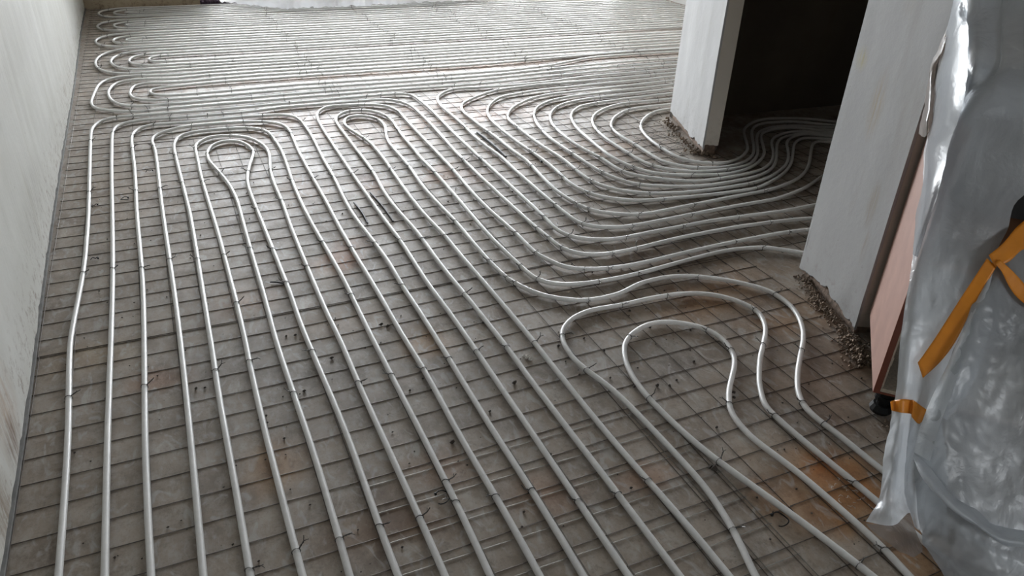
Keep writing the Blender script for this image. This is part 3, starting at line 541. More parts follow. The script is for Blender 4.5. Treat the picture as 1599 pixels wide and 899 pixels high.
 'q': ([(1.382,0.166),(1.308,0.559),(1.253,0.864),(1.181,1.186),(1.169,1.274),(1.162,1.374),(1.16,1.454),(1.164,1.514),(1.174,1.573),(1.194,1.64),(1.215,1.685),(1.242,1.727),(1.27,1.755),(1.311,1.782),(1.357,1.8),(1.396,1.808),(1.435,1.805),(1.472,1.791),(1.497,1.776),(1.52,1.758),(1.542,1.737),(1.554,1.721),(1.569,1.686),(1.574,1.647),(1.572,1.617),(1.566,1.588),(1.548,1.543),(1.531,1.518),(1.512,1.495),(1.42,1.403),(1.382,1.357),(1.357,1.314),(1.347,1.286),(1.341,1.257),(1.337,1.218),(1.338,1.178),(1.359,1.03),(1.369,0.871),(1.37,0.771),(1.363,0.681),(1.303,0.124)],
  [(1.275,0.746),(1.189,1.147),(1.16,1.454),(1.277,1.761),(1.563,1.704),(1.56,1.57),(1.376,1.349),(1.369,0.751)],
  'heating pipe with the innermost round loop in the lower right floor', 'round looping heating pipes at the lower right'),
 'L1': ([(4.834,4.893),(4.044,4.886),(3.895,4.88),(3.665,4.866),(3.555,4.862),(3.115,4.863),(2.945,4.86),(2.855,4.855),(2.766,4.846),(2.459,4.803),(2.33,4.794),(2.21,4.794),(2.0,4.799),(1.94,4.803),(1.852,4.814),(1.813,4.814),(1.784,4.809),(1.748,4.795),(1.722,4.781),(1.69,4.757),(1.661,4.73),(1.635,4.701),(1.614,4.668),(1.597,4.632),(1.585,4.594),(1.573,4.536),(1.565,4.476),(1.561,4.417),(1.561,4.147),(1.546,3.797),(1.548,3.697),(1.559,3.498),(1.551,3.309),(1.546,2.93),(1.55,2.72),(1.555,2.66),(1.562,2.632),(1.57,2.614),(1.588,2.591),(1.61,2.571),(1.644,2.551),(1.69,2.533),(1.729,2.525),(1.789,2.521),(1.929,2.522),(2.348,2.544),(2.557,2.546),(2.607,2.551),(2.675,2.564),(2.743,2.581),(2.801,2.598),(2.884,2.629),(3.048,2.705),(3.13,2.74),(3.206,2.764),(3.275,2.778),(3.394,2.788),(3.564,2.791),(3.714,2.787),(4.023,2.772)],
  [(3.345,4.862),(1.766,4.803),(1.555,4.007),(1.549,2.83),(1.566,2.623),(1.759,2.522),(2.078,2.53)],
  'heating pipe outermost, leftmost of the ten bends before the far wall stub', 'heating pipes bending before the far wall stub'),
 'L2': ([(4.762,4.798),(3.982,4.791),(3.822,4.785),(3.532,4.767),(3.322,4.759),(2.912,4.749),(2.512,4.746),(2.352,4.741),(2.202,4.73),(2.104,4.716),(2.027,4.693),(1.991,4.677),(1.947,4.654),(1.888,4.617),(1.798,4.553),(1.759,4.522),(1.731,4.494),(1.706,4.464),(1.686,4.43),(1.672,4.393),(1.662,4.355),(1.653,4.285),(1.651,4.196),(1.652,3.986),(1.659,3.766),(1.658,3.566),(1.663,3.397),(1.659,3.328),(1.636,3.099),(1.631,2.969),(1.638,2.89),(1.656,2.792),(1.673,2.745),(1.695,2.713),(1.717,2.692),(1.748,2.668),(1.782,2.647),(1.819,2.631),(1.847,2.621),(1.876,2.614),(1.916,2.61),(1.956,2.61),(2.035,2.613),(2.345,2.634),(2.624,2.648),(2.674,2.655),(2.723,2.665),(2.828,2.696),(2.883,2.718),(2.937,2.744),(2.988,2.775),(3.037,2.809),(3.084,2.847),(3.136,2.893),(3.294,3.047),(3.36,3.108),(3.4,3.136),(3.417,3.144),(3.435,3.149),(3.452,3.148),(3.468,3.141),(3.521,3.1),(3.555,3.081),(3.593,3.069),(3.632,3.063),(4.141,3.025),(4.8,2.984)],
  [(3.372,4.761),(3.332,4.76),(2.037,4.697),(1.654,3.906),(1.659,3.328),(1.652,2.811),(1.678,2.737),(1.856,2.618),(2.175,2.623),(2.614,2.647)],
  'heating pipe second from the outside of the ten bends before the far wall stub', 'heating pipes bending before the far wall stub'),
 'L3': ([(4.695,4.709),(4.074,4.705),(3.814,4.699),(3.345,4.671),(2.386,4.622),(2.287,4.612),(2.188,4.594),(2.063,4.563),(2.035,4.552),(2.009,4.539),(1.969,4.511),(1.926,4.469),(1.881,4.416),(1.842,4.358),(1.814,4.305),(1.791,4.25),(1.771,4.183),(1.759,4.125),(1.747,4.026),(1.742,3.896),(1.742,3.676),(1.754,3.336),(1.751,3.236),(1.739,3.077),(1.74,3.027),(1.747,2.978),(1.76,2.93),(1.776,2.893),(1.797,2.86),(1.824,2.831),(1.863,2.8),(1.905,2.774),(1.941,2.756),(1.979,2.743),(2.017,2.734),(2.176,2.713),(2.345,2.696),(2.544,2.687),(2.584,2.689),(2.613,2.694),(2.689,2.718),(2.8,2.765),(2.896,2.818),(2.969,2.869),(3.038,2.927),(3.11,2.997),(3.242,3.133),(3.279,3.166),(3.312,3.189),(3.347,3.208),(3.374,3.219),(3.403,3.225),(3.431,3.224),(3.458,3.215),(3.482,3.2),(3.543,3.149),(3.568,3.133),(3.614,3.115),(3.663,3.105),(3.732,3.097),(4.171,3.066),(4.8,3.024)],
  [(2.179,4.592),(1.748,3.516),(1.749,3.506),(1.744,3.137),(1.767,2.911),(2.067,2.726),(2.594,2.691)],
  'heating pipe third from the outside of the ten bends before the far wall stub', 'heating pipes bending before the far wall stub'),
 'L4': ([(4.619,4.608),(3.978,4.603),(3.708,4.597),(2.57,4.521),(2.421,4.514),(2.362,4.507),(2.294,4.489),(2.229,4.465),(2.166,4.435),(2.115,4.404),(2.058,4.363),(2.012,4.325),(1.977,4.29),(1.94,4.243),(1.897,4.176),(1.876,4.131),(1.865,4.093),(1.859,4.054),(1.854,3.994),(1.845,3.735),(1.847,3.575),(1.859,3.356),(1.851,3.136),(1.854,3.057),(1.861,3.018),(1.874,2.98),(1.891,2.944),(1.914,2.912),(1.941,2.883),(1.972,2.857),(2.005,2.835),(2.049,2.812),(2.096,2.794),(2.143,2.779),(2.201,2.765),(2.251,2.757),(2.34,2.75),(2.54,2.748),(2.629,2.753),(2.678,2.762),(2.726,2.775),(2.773,2.791),(2.819,2.811),(2.916,2.863),(2.99,2.914),(3.057,2.973),(3.117,3.039),(3.224,3.171),(3.267,3.213),(3.299,3.236),(3.343,3.26),(3.38,3.275),(3.419,3.283),(3.448,3.285),(3.467,3.283),(3.486,3.278),(3.503,3.27),(3.526,3.253),(3.579,3.194),(3.601,3.175),(3.618,3.164),(3.644,3.152),(3.693,3.14),(3.762,3.133),(3.932,3.123),(4.8,3.061)],
  [(3.329,4.572),(2.381,4.51),(1.873,4.122),(1.85,3.915),(1.855,3.216),(1.857,3.037),(2.049,2.812),(2.59,2.749)],
  'heating pipe fourth from the outside of the ten bends before the far wall stub', 'heating pipes bending before the far wall stub'),
 'L5': ([(4.545,4.51),(3.935,4.506),(3.675,4.5),(2.746,4.445),(2.566,4.43),(2.447,4.414),(2.351,4.39),(2.304,4.373),(2.268,4.356),(2.217,4.324),(2.17,4.288),(2.135,4.253),(2.099,4.206),(2.063,4.146),(2.034,4.082),(2.01,4.017),(1.989,3.94),(1.972,3.861),(1.958,3.783),(1.951,3.713),(1.947,3.653),(1.947,3.553),(1.955,3.274),(1.96,3.184),(1.968,3.124),(1.985,3.057),(2.016,2.983),(2.032,2.958),(2.05,2.935),(2.088,2.903),(2.123,2.883),(2.168,2.862),(2.224,2.84),(2.281,2.822),(2.329,2.81),(2.369,2.804),(2.458,2.799),(2.598,2.805),(2.687,2.815),(2.764,2.835),(2.828,2.863),(2.895,2.906),(2.956,2.958),(3.025,3.03),(3.158,3.179),(3.217,3.233),(3.258,3.26),(3.294,3.277),(3.342,3.291),(3.391,3.3),(3.451,3.304),(3.48,3.301),(3.499,3.295),(3.534,3.278),(3.604,3.223),(3.637,3.202),(3.684,3.184),(3.732,3.174),(3.812,3.166),(4.8,3.094)],
  [(3.335,4.48),(2.36,4.393),(2.05,4.119),(1.963,3.812),(1.95,3.433),(1.968,3.124),(2.057,2.928)],
  'heating pipe fifth from the outside of the ten bends before the far wall stub', 'heating pipes bending before the far wall stub'),
 'L6': ([(4.475,4.416),(3.864,4.412),(3.604,4.406),(2.765,4.355),(2.596,4.342),(2.487,4.326),(2.401,4.303),(2.364,4.289),(2.328,4.271),(2.286,4.244),(2.24,4.206),(2.2,4.162),(2.164,4.114),(2.133,4.063),(2.108,4.009),(2.084,3.943),(2.069,3.886),(2.056,3.817),(2.046,3.738),(2.041,3.668),(2.04,3.598),(2.045,3.488),(2.066,3.3),(2.07,3.15),(2.076,3.111),(2.085,3.083),(2.099,3.057),(2.117,3.034),(2.138,3.012),(2.207,2.954),(2.29,2.9),(2.335,2.878),(2.383,2.864),(2.442,2.858),(2.542,2.855),(2.652,2.861),(2.731,2.873),(2.808,2.894),(2.87,2.924),(2.936,2.969),(2.995,3.023),(3.061,3.098),(3.152,3.217),(3.202,3.266),(3.242,3.294),(3.278,3.312),(3.334,3.332),(3.392,3.345),(3.431,3.346),(3.469,3.336),(3.506,3.32),(3.603,3.269),(3.648,3.249),(3.705,3.23),(3.773,3.216),(3.862,3.206),(4.201,3.178),(4.8,3.132)],
  [(2.656,4.347),(2.248,4.213),(2.057,3.827),(2.064,3.32),(2.076,3.111),(2.502,2.856)],
  'heating pipe sixth from the outside of the ten bends before the far wall stub', 'heating pipes bending before the far wall stub'),
 'L7': ([(4.402,4.318),(3.701,4.313),(3.531,4.309),(3.391,4.302),(2.832,4.263),(2.663,4.249),(2.584,4.239),(2.52,4.227),(2.459,4.211),(2.419,4.197),(2.382,4.171),(2.341,4.134),(2.309,4.098),(2.28,4.057),(2.255,4.014),(2.231,3.959),(2.208,3.893),(2.189,3.826),(2.173,3.738),(2.138,3.441),(2.13,3.352),(2.131,3.302),(2.137,3.243),(2.149,3.184),(2.163,3.136),(2.178,3.099),(2.192,3.073),(2.203,3.057),(2.223,3.035),(2.246,3.016),(2.28,2.995),(2.369,2.95),(2.445,2.925),(2.552,2.903),(2.592,2.9),(2.622,2.901),(2.691,2.912),(2.758,2.932),(2.821,2.961),(2.88,2.998),(2.943,3.047),(2.979,3.081),(3.013,3.118),(3.049,3.166),(3.148,3.304),(3.18,3.342),(3.209,3.369),(3.243,3.39),(3.289,3.409),(3.337,3.421),(3.376,3.424),(3.435,3.417),(3.492,3.399),(3.536,3.376),(3.628,3.315),(3.68,3.286),(3.735,3.264),(3.793,3.25),(3.882,3.239),(4.8,3.166)],
  [(2.556,4.234),(2.166,3.127),(2.388,2.943)],
  'heating pipe seventh from the outside of the ten bends before the far wall stub', 'heating pipes bending before the far wall stub'),
 'L8': ([(4.313,4.228),(3.773,4.228),(3.573,4.225),(3.473,4.22),(3.394,4.213),(3.186,4.18),(3.107,4.171),(3.037,4.17),(2.858,4.176),(2.778,4.175),(2.718,4.169),(2.67,4.158),(2.614,4.138),(2.56,4.112),(2.508,4.082),(2.468,4.052),(2.424,4.012),(2.391,3.975),(2.362,3.934),(2.333,3.883),(2.308,3.828),(2.289,3.771),(2.275,3.713),(2.265,3.654),(2.257,3.585),(2.254,3.515),(2.252,3.247),(2.261,3.167),(2.269,3.139),(2.277,3.121),(2.305,3.08),(2.356,3.032),(2.405,2.998),(2.431,2.984),(2.459,2.974),(2.537,2.958),(2.617,2.951),(2.696,2.953),(2.755,2.965),(2.792,2.979),(2.835,3.003),(2.876,3.032),(2.921,3.071),(2.983,3.137),(3.075,3.255),(3.126,3.317),(3.167,3.36),(3.197,3.387),(3.238,3.415),(3.283,3.436),(3.33,3.45),(3.379,3.455),(3.449,3.453),(3.488,3.446),(3.517,3.438),(3.572,3.414),(3.666,3.358),(3.72,3.331),(3.776,3.31),(3.843,3.295),(3.933,3.284),(4.8,3.21)],
  [(3.007,4.17),(2.768,4.174),(2.279,3.733),(2.253,3.326),(2.253,3.316),(2.277,3.121),(2.607,2.951)],
  'heating pipe eighth from the outside of the ten bends before the far wall stub', 'heating pipes bending before the far wall stub'),
 'L9': ([(4.234,4.119),(3.653,4.12),(3.413,4.113),(3.284,4.101),(3.106,4.072),(3.047,4.065),(2.977,4.061),(2.838,4.062),(2.768,4.057),(2.7,4.043),(2.645,4.02),(2.602,3.994),(2.554,3.959),(2.517,3.926),(2.482,3.89),(2.445,3.843),(2.417,3.802),(2.399,3.767),(2.385,3.729),(2.372,3.671),(2.364,3.592),(2.364,3.422),(2.358,3.203),(2.363,3.164),(2.369,3.146),(2.384,3.121),(2.422,3.075),(2.459,3.042),(2.503,3.019),(2.569,2.997),(2.628,2.986),(2.677,2.987),(2.727,2.995),(2.783,3.013),(2.828,3.035),(2.87,3.062),(2.909,3.092),(2.943,3.125),(2.998,3.188),(3.15,3.391),(3.19,3.436),(3.225,3.471),(3.265,3.5),(3.3,3.519),(3.338,3.531),(3.377,3.536),(3.427,3.535),(3.476,3.529),(3.525,3.519),(3.563,3.506),(3.59,3.493),(3.624,3.472),(3.719,3.4),(3.761,3.374),(3.806,3.352),(3.864,3.336),(3.943,3.325),(4.172,3.308),(4.8,3.251)],
  [(2.69,4.04),(2.385,3.729),(2.364,3.452),(2.485,3.027)],
  'heating pipe ninth from the outside of the ten bends before the far wall stub', 'heating pipes bending before the far wall stub'),
 'L10': ([(4.174,4.035),(3.573,4.036),(3.433,4.033),(3.323,4.028),(3.214,4.016),(2.997,3.981),(2.888,3.969),(2.85,3.959),(2.805,3.938),(2.763,3.912),(2.715,3.876),(2.671,3.835),(2.63,3.792),(2.599,3.753),(2.571,3.712),(2.548,3.667),(2.53,3.621),(2.507,3.545),(2.491,3.466),(2.481,3.387),(2.476,3.308),(2.476,3.238),(2.48,3.198),(2.491,3.161),(2.517,3.119),(2.545,3.091),(2.577,3.069),(2.623,3.048),(2.661,3.04),(2.69,3.039),(2.729,3.046),(2.767,3.058),(2.813,3.078),(2.869,3.114),(2.919,3.154),(2.936,3.17),(2.993,3.243),(3.116,3.422),(3.148,3.46),(3.184,3.494),(3.24,3.535),(3.302,3.568),(3.358,3.588),(3.417,3.598),(3.457,3.599),(3.506,3.592),(3.631,3.558),(3.678,3.541),(3.722,3.519),(3.755,3.497),(3.819,3.434),(3.841,3.416),(3.876,3.397),(3.914,3.386),(3.973,3.378),(4.222,3.36),(4.8,3.302)],
  [(2.593,3.745),(2.477,3.347),(2.604,3.055)],
  'heating pipe innermost, hugging the wall stub, of the ten bends before the far wall stub', 'heating pipes bending before the far wall stub'),
 'U1': ([(5.2,4.96),(4.16,4.97),(3.66,4.964),(3.069,4.967),(2.79,4.955),(2.262,4.903),(2.033,4.889),(1.842,4.888),(1.433,4.902),(1.233,4.905),(0.132,4.892),(-0.127,4.881),(-0.186,4.888),(-0.253,4.907),(-0.315,4.937),(-0.371,4.978),(-0.403,5.014),(-0.42,5.048),(-0.433,5.105),(-0.437,5.165),(-0.415,5.454),(-0.404,5.533),(-0.389,5.591),(-0.365,5.645),(-0.329,5.69),(-0.29,5.716),(-0.245,5.727),(-0.176,5.722),(0.021,5.69),(0.11,5.684),(0.19,5.687),(0.399,5.708),(0.558,5.712),(1.419,5.71),(2.239,5.7),(3.049,5.7),(4.03,5.69),(5.2,5.69)],
  [(3.319,4.967),(2.003,4.888),(0.672,4.895),(-0.017,4.885),(-0.117,4.881),(-0.215,4.895),(-0.127,5.714),(0.879,5.71),(0.979,5.71),(1.779,5.705),(1.01,4.901),(0.947,5.71),(1.788,4.889),(1.847,5.705),(2.642,4.941),(2.674,5.7),(3.582,4.964),(3.579,5.694)],
  'outermost white heating pipe in the nearest row of nested bends by the left wall', 'nested heating pipes at the far left'),
 'U2': ([(5.2,5.06),(4.179,5.061),(3.729,5.054),(3.059,5.065),(2.819,5.054),(2.271,5.004),(2.011,4.99),(0.83,4.994),(0.32,4.984),(-0.11,4.983),(-0.169,4.99),(-0.215,5.006),(-0.254,5.033),(-0.284,5.071),(-0.311,5.124),(-0.328,5.181),(-0.341,5.26),(-0.346,5.339),(-0.342,5.399),(-0.332,5.458),(-0.319,5.505),(-0.299,5.55),(-0.277,5.582),(-0.249,5.606),(-0.223,5.617),(-0.186,5.623),(-0.128,5.618),(0.019,5.59),(0.079,5.585),(0.327,5.607),(0.687,5.611),(2.028,5.6),(3.929,5.6),(5.2,5.59)],
  [(3.239,5.064),(0.97,4.994),(0.48,4.987),(-0.02,4.983),(-0.223,5.01),(0.267,5.603),(2.608,5.6),(0.938,4.994),(1.014,5.61),(1.772,4.988),(1.845,5.601),(2.617,5.04),(2.604,5.6),(3.637,5.056),(3.6,5.601)],
  'second white heating pipe in the nearest row of nested bends by the left wall', 'nested heating pipes at the far left'),
 'U3': ([(5.2,5.17),(4.2,5.171),(3.129,5.165),(2.85,5.149),(2.272,5.092),(2.013,5.08),(1.763,5.08),(0.772,5.1),(0.283,5.083),(0.073,5.082),(-0.076,5.094),(-0.123,5.108),(-0.156,5.127),(-0.183,5.154),(-0.206,5.195),(-0.218,5.243),(-0.222,5.302),(-0.212,5.391),(-0.188,5.463),(-0.158,5.494),(-0.134,5.503),(-0.106,5.505),(0.091,5.485),(0.319,5.509),(0.488,5.514),(1.559,5.5),(2.499,5.5),(3.689,5.489),(5.2,5.49)],
  [(3.69,5.166),(1.813,5.079),(-0.017,5.087),(0.869,5.509),(1.829,5.499),(2.629,5.499),(1.022,5.097),(0.936,5.508),(1.86,5.079),(1.77,5.499),(2.668,5.128),(2.607,5.499),(3.575,5.167),(3.627,5.49)],
  'third white heating pipe in the nearest row of nested bends by the left wall', 'nested heating pipes at the far left'),
 'U4': ([(5.2,5.37),(4.38,5.38),(3.94,5.372),(3.43,5.381),(3.25,5.378),(3.161,5.368),(3.073,5.35),(2.76,5.246),(2.615,5.209),(2.457,5.186),(2.267,5.177),(1.737,5.18),(0.777,5.205),(0.627,5.201),(0.257,5.178),(0.058,5.175),(-0.011,5.184),(-0.062,5.207),(-0.092,5.241),(-0.102,5.266),(-0.106,5.293),(-0.101,5.319),(-0.089,5.341),(-0.069,5.357),(-0.036,5.37),(0.191,5.402),(0.34,5.412),(1.531,5.41),(2.171,5.4),(2.511,5.412),(3.109,5.454),(3.309,5.462),(5.2,5.46)],
  [(1.817,5.179),(0.967,5.201),(0.367,5.183),(0.168,5.175),(0.37,5.413),(1.811,5.406),(2.61,5.418),(0.944,5.201),(1.008,5.41),(1.778,5.178),(1.838,5.406),(2.612,5.215),(2.596,5.419),(3.637,5.377),(3.601,5.464)],
  'innermost white heating pipe in the nearest row of nested bends by the left wall', 'nested heating pipes at the far left'),
 'G31': ([(5.4,5.8),(4.219,5.798),(3.009,5.803),(1.888,5.797),(0.627,5.804),(-0.183,5.798),(-0.242,5.806),(-0.287,5.822),(-0.327,5.85),(-0.365,5.895),(-0.397,5.956),(-0.419,6.022),(-0.433,6.1),(-0.437,6.18),(-0.433,6.26),(-0.419,6.338),(-0.397,6.404),(-0.365,6.465),(-0.327,6.51),(-0.287,6.538),(-0.242,6.554),(-0.183,6.562),(0.587,6.564),(1.868,6.557),(3.049,6.564),(4.219,6.556),(5.4,6.564)],
  [(-0.212,5.801),(0.979,5.802),(0.971,6.561),(1.833,5.797),(1.865,6.557),(2.621,5.801),(2.678,6.562),(3.567,5.801),(3.636,6.56),(-0.413,6.003),(-0.407,6.376)],
  'outermost white heating pipe in the second row of nested bends by the left wall', 'nested heating pipes at the far left'),
 'G32': ([(5.4,5.886),(4.16,5.892),(2.019,5.891),(1.259,5.887),(0.379,5.894),(-0.091,5.89),(-0.14,5.895),(-0.187,5.908),(-0.23,5.931),(-0.265,5.964),(-0.294,6.004),(-0.318,6.058),(-0.332,6.116),(-0.337,6.175),(-0.332,6.234),(-0.318,6.292),(-0.294,6.346),(-0.265,6.386),(-0.23,6.419),(-0.187,6.442),(-0.14,6.456),(-0.081,6.462),(0.299,6.464),(1.249,6.456),(2.529,6.462),(4.21,6.458),(5.4,6.462)],
  [(1.819,5.89),(0.989,5.888),(0.169,5.893),(0.994,5.888),(1.026,6.458),(1.801,5.89),(1.859,6.459),(2.607,5.89),(2.677,6.462),(3.561,5.891),(3.627,6.46),(-0.294,6.004),(-0.283,6.363)],
  'second white heating pipe in the second row of nested bends by the left wall', 'nested heating pipes at the far left'),
 'G33': ([(5.4,5.977),(4.26,5.984),(3.05,5.976),(2.05,5.984),(1.13,5.977),(-0.01,5.981),(-0.059,5.985),(-0.097,5.995),(-0.132,6.012),(-0.163,6.035),(-0.187,6.065),(-0.205,6.099),(-0.216,6.136),(-0.219,6.175),(-0.212,6.223),(-0.197,6.259),(-0.176,6.291),(-0.148,6.317),(-0.115,6.338),(-0.079,6.351),(0.01,6.361),(1.04,6.356),(2.04,6.363),(3.0,6.358),(4.22,6.362),(5.4,6.358)],
  [(0.46,5.98),(-0.124,6.333),(0.983,5.977),(0.985,6.356),(1.876,5.983),(1.792,6.362),(2.689,5.978),(2.597,6.36),(3.647,5.98),(3.551,6.36),(-0.148,6.022),(-0.124,6.333)],
  'third white heating pipe in the second row of nested bends by the left wall', 'nested heating pipes at the far left'),
 'G34': ([(5.4,6.081),(3.03,6.077),(1.79,6.082),(0.61,6.076),(0.06,6.079),(0.001,6.084),(-0.043,6.099),(-0.075,6.129),(-0.089,6.171),(-0.08,6.213),(-0.051,6.246),(-0.008,6.264),(0.05,6.27),(0.67,6.266),(1.99,6.274),(3.05,6.266),(4.24,6.274),(5.4,6.266)],
  [(0.38,6.077),(-0.008,6.264),(0.983,6.079),(0.985,6.268),(1.877,6.082),(1.792,6.273),(2.689,6.079),(2.598,6.268),(3.647,6.079),(3.551,6.27),(0.03,6.081),(0.04,6.269)],
  'innermost white heating pipe in the second row of nested bends by the left wall', 'nested heating pipes at the far left'),
 'G41': ([(5.4,6.637),(4.019,6.642),(1.248,6.637),(0.427,6.644),(-0.203,6.639),(-0.262,6.645),(-0.309,6.658),(-0.344,6.675),(-0.382,6.706),(-0.412,6.745),(-0.433,6.789),(-0.446,6.836),(-0.451,6.885),(-0.445,6.944),(-0.43,6.991),(-0.406,7.034),(-0.375,7.071),(-0.344,7.095),(-0.3,7.115),(-0.252,7.127),(-0.183,7.132),(0.397,7.134),(1.348,7.127),(3.029,7.133),(4.219,7.127),(5.4,7.133)],
  [(0.993,6.639),(0.969,7.129),(1.822,6.64),(1.823,7.128),(2.695,6.64),(2.611,7.132),(3.648,6.641),(3.557,7.13),(-0.395,6.721),(-0.382,7.064)],
  'outermost white heating pipe in the third row of nested bends by the left wall', 'nested heating pipes at the far left'),
 'G42': ([(5.4,6.736),(4.239,6.744),(3.048,6.737),(2.048,6.744),(1.177,6.736),(0.246,6.743),(-0.144,6.74),(-0.222,6.749),(-0.257,6.764),(-0.28,6.78),(-0.314,6.825),(-0.323,6.852),(-0.327,6.89),(-0.321,6.927),(-0.31,6.953),(-0.287,6.983),(-0.265,7.001),(-0.24,7.014),(-0.203,7.025),(-0.114,7.032),(1.137,7.026),(2.077,7.032),(5.4,7.03)],
  [(0.992,6.737),(0.968,7.027),(1.821,6.743),(1.822,7.031),(2.695,6.739),(2.61,7.031),(3.648,6.74),(3.556,7.03),(-0.24,6.756),(-0.213,7.023)],
  'second white heating pipe in the third row of nested bends by the left wall', 'nested heating pipes at the far left'),
 'G43': ([(5.4,6.83),(4.219,6.832),(2.998,6.827),(1.948,6.833),(0.697,6.826),(-0.114,6.829),(-0.173,6.832),(-0.207,6.842),(-0.23,6.861),(-0.236,6.88),(-0.226,6.905),(-0.199,6.922),(-0.163,6.929),(-0.104,6.931),(0.777,6.926),(2.038,6.934),(3.048,6.927),(4.259,6.933),(5.4,6.927)],
  [(0.992,6.828),(0.969,6.927),(1.821,6.833),(1.823,6.933),(2.695,6.828),(2.61,6.929),(3.648,6.829),(3.556,6.93),(-0.104,6.829),(-0.084,6.931)],
  'innermost white heating pipe in the third row of nested bends by the left wall', 'nested heating pipes at the far left'),
 'G51': ([(5.4,7.246),(4.21,7.253),(3.02,7.248),(1.99,7.252),(1.22,7.246),(0.29,7.254),(-0.21,7.25),(-0.259,7.254),(-0.307,7.266),(-0.342,7.283),(-0.38,7.313),(-0.411,7.35),(-0.434,7.394),(-0.447,7.441),(-0.45,7.49),(-0.445,7.539),(-0.43,7.585),(-0.406,7.628),(-0.373,7.664),(-0.342,7.687),(-0.297,7.707),(-0.249,7.717),(-0.18,7.722),(0.24,7.724),(1.2,7.716),(2.15,7.722),(5.4,7.721)],
  [(0.985,7.247),(0.972,7.717),(1.814,7.251),(1.825,7.72),(2.687,7.249),(2.612,7.721),(3.639,7.251),(3.558,7.72),(-0.394,7.327),(-0.373,7.664)],
  'outermost white heating pipe in the fourth row of nested bends by the left wall', 'nested heating pipes at the far left'),
 'G52': ([(5.4,7.338),(4.27,7.343),(3.059,7.336),(2.019,7.344),(0.989,7.337),(-0.141,7.339),(-0.22,7.348),(-0.255,7.361),(-0.279,7.377),(-0.299,7.397),(-0.314,7.421),(-0.323,7.447),(-0.327,7.485),(-0.321,7.522),(-0.309,7.548),(-0.293,7.57),(-0.271,7.589),(-0.22,7.612),(-0.131,7.622),(0.869,7.617),(2.019,7.624),(2.979,7.618),(4.22,7.622),(5.4,7.618)],
  [(0.994,7.337),(0.971,7.617),(1.823,7.343),(1.824,7.623),(2.696,7.338),(2.611,7.619),(3.649,7.34),(3.557,7.62),(-0.238,7.353),(-0.21,7.615)],
  'second white heating pipe in the fourth row of nested bends by the left wall', 'nested heating pipes at the far left'),
 'G53': ([(5.4,7.432),(-0.084,7.428),(-0.153,7.43),(-0.199,7.438),(-0.226,7.455),(-0.236,7.48),(-0.23,7.499),(-0.207,7.518),(-0.173,7.528),(-0.124,7.53),(0.597,7.526),(1.968,7.533),(3.038,7.526),(4.249,7.534),(5.4,7.526)],
  [(0.992,7.43),(0.969,7.529),(1.821,7.431),(1.823,7.533),(2.695,7.429),(2.61,7.528),(3.648,7.429),(3.556,7.53),(-0.104,7.428),(-0.084,7.53)],
  'innermost white heating pipe in the fourth row of nested bends by the left wall', 'nested heating pipes at the far left'),
 'G61': ([(5.4,7.836),(4.24,7.844),(3.05,7.837),(2.039,7.844),(1.169,7.836),(0.239,7.843),(-0.211,7.84),(-0.26,7.844),(-0.308,7.855),(-0.352,7.875),(-0.383,7.899),(-0.415,7.936),(-0.438,7.979),(-0.451,8.026),(-0.455,8.075),(-0.449,8.123),(-0.434,8.17),(-0.409,8.212),(-0.376,8.247),(-0.344,8.269),(-0.299,8.288),(-0.25,8.298),(-0.191,8.302),(1.059,8.296),(2.049,8.303),(3.0,8.299),(5.4,8.299)],
  [(0.994,7.837),(0.971,8.296),(1.823,7.843),(1.824,8.302),(2.696,7.839),(2.612,8.3),(3.649,7.84),(3.557,8.3),(-0.397,7.913),(-0.376,8.247)],
  'outermost white heating pipe in the farthest row of nested bends below the beige wall', 'nested heating pipes at the far left'),
 'G62': ([(5.4,7.93),(4.219,7.932),(3.009,7.927),(1.918,7.933),(0.667,7.926),(-0.143,7.929),(-0.222,7.937),(-0.273,7.96),(-0.294,7.979),(-0.311,8.002),(-0.321,8.028),(-0.327,8.065),(-0.321,8.102),(-0.311,8.128),(-0.294,8.151),(-0.273,8.17),(-0.222,8.193),(-0.143,8.201),(0.677,8.196),(2.008,8.204),(3.039,8.196),(4.249,8.204),(5.4,8.196)],
  [(0.992,7.928),(0.969,8.198),(1.821,7.933),(1.823,8.203),(2.695,7.929),(2.611,8.198),(3.648,7.929),(3.557,8.2),(-0.231,7.94),(-0.212,8.195)],
  'second white heating pipe in the farthest row of nested bends below the beige wall', 'nested heating pipes at the far left'),
 'G63': ([(5.4,8.024),(4.12,8.018),(1.219,8.023),(-0.031,8.017),(-0.141,8.019),(-0.188,8.024),(-0.224,8.042),(-0.235,8.065),(-0.229,8.083),(-0.205,8.1),(-0.179,8.107),(-0.131,8.11),(0.399,8.106),(1.509,8.113),(3.01,8.107),(4.24,8.113),(5.4,8.107)],
  [(0.994,8.022),(0.971,8.111),(1.823,8.02),(1.824,8.112),(2.696,8.02),(2.612,8.108),(3.649,8.019),(3.557,8.11),(-0.101,8.018),(-0.081,8.11)],
  'innermost white heating pipe in the farthest row of nested bends below the beige wall', 'nested heating pipes at the far left'),
}
PR = .0087; PZ = .0038 + PR
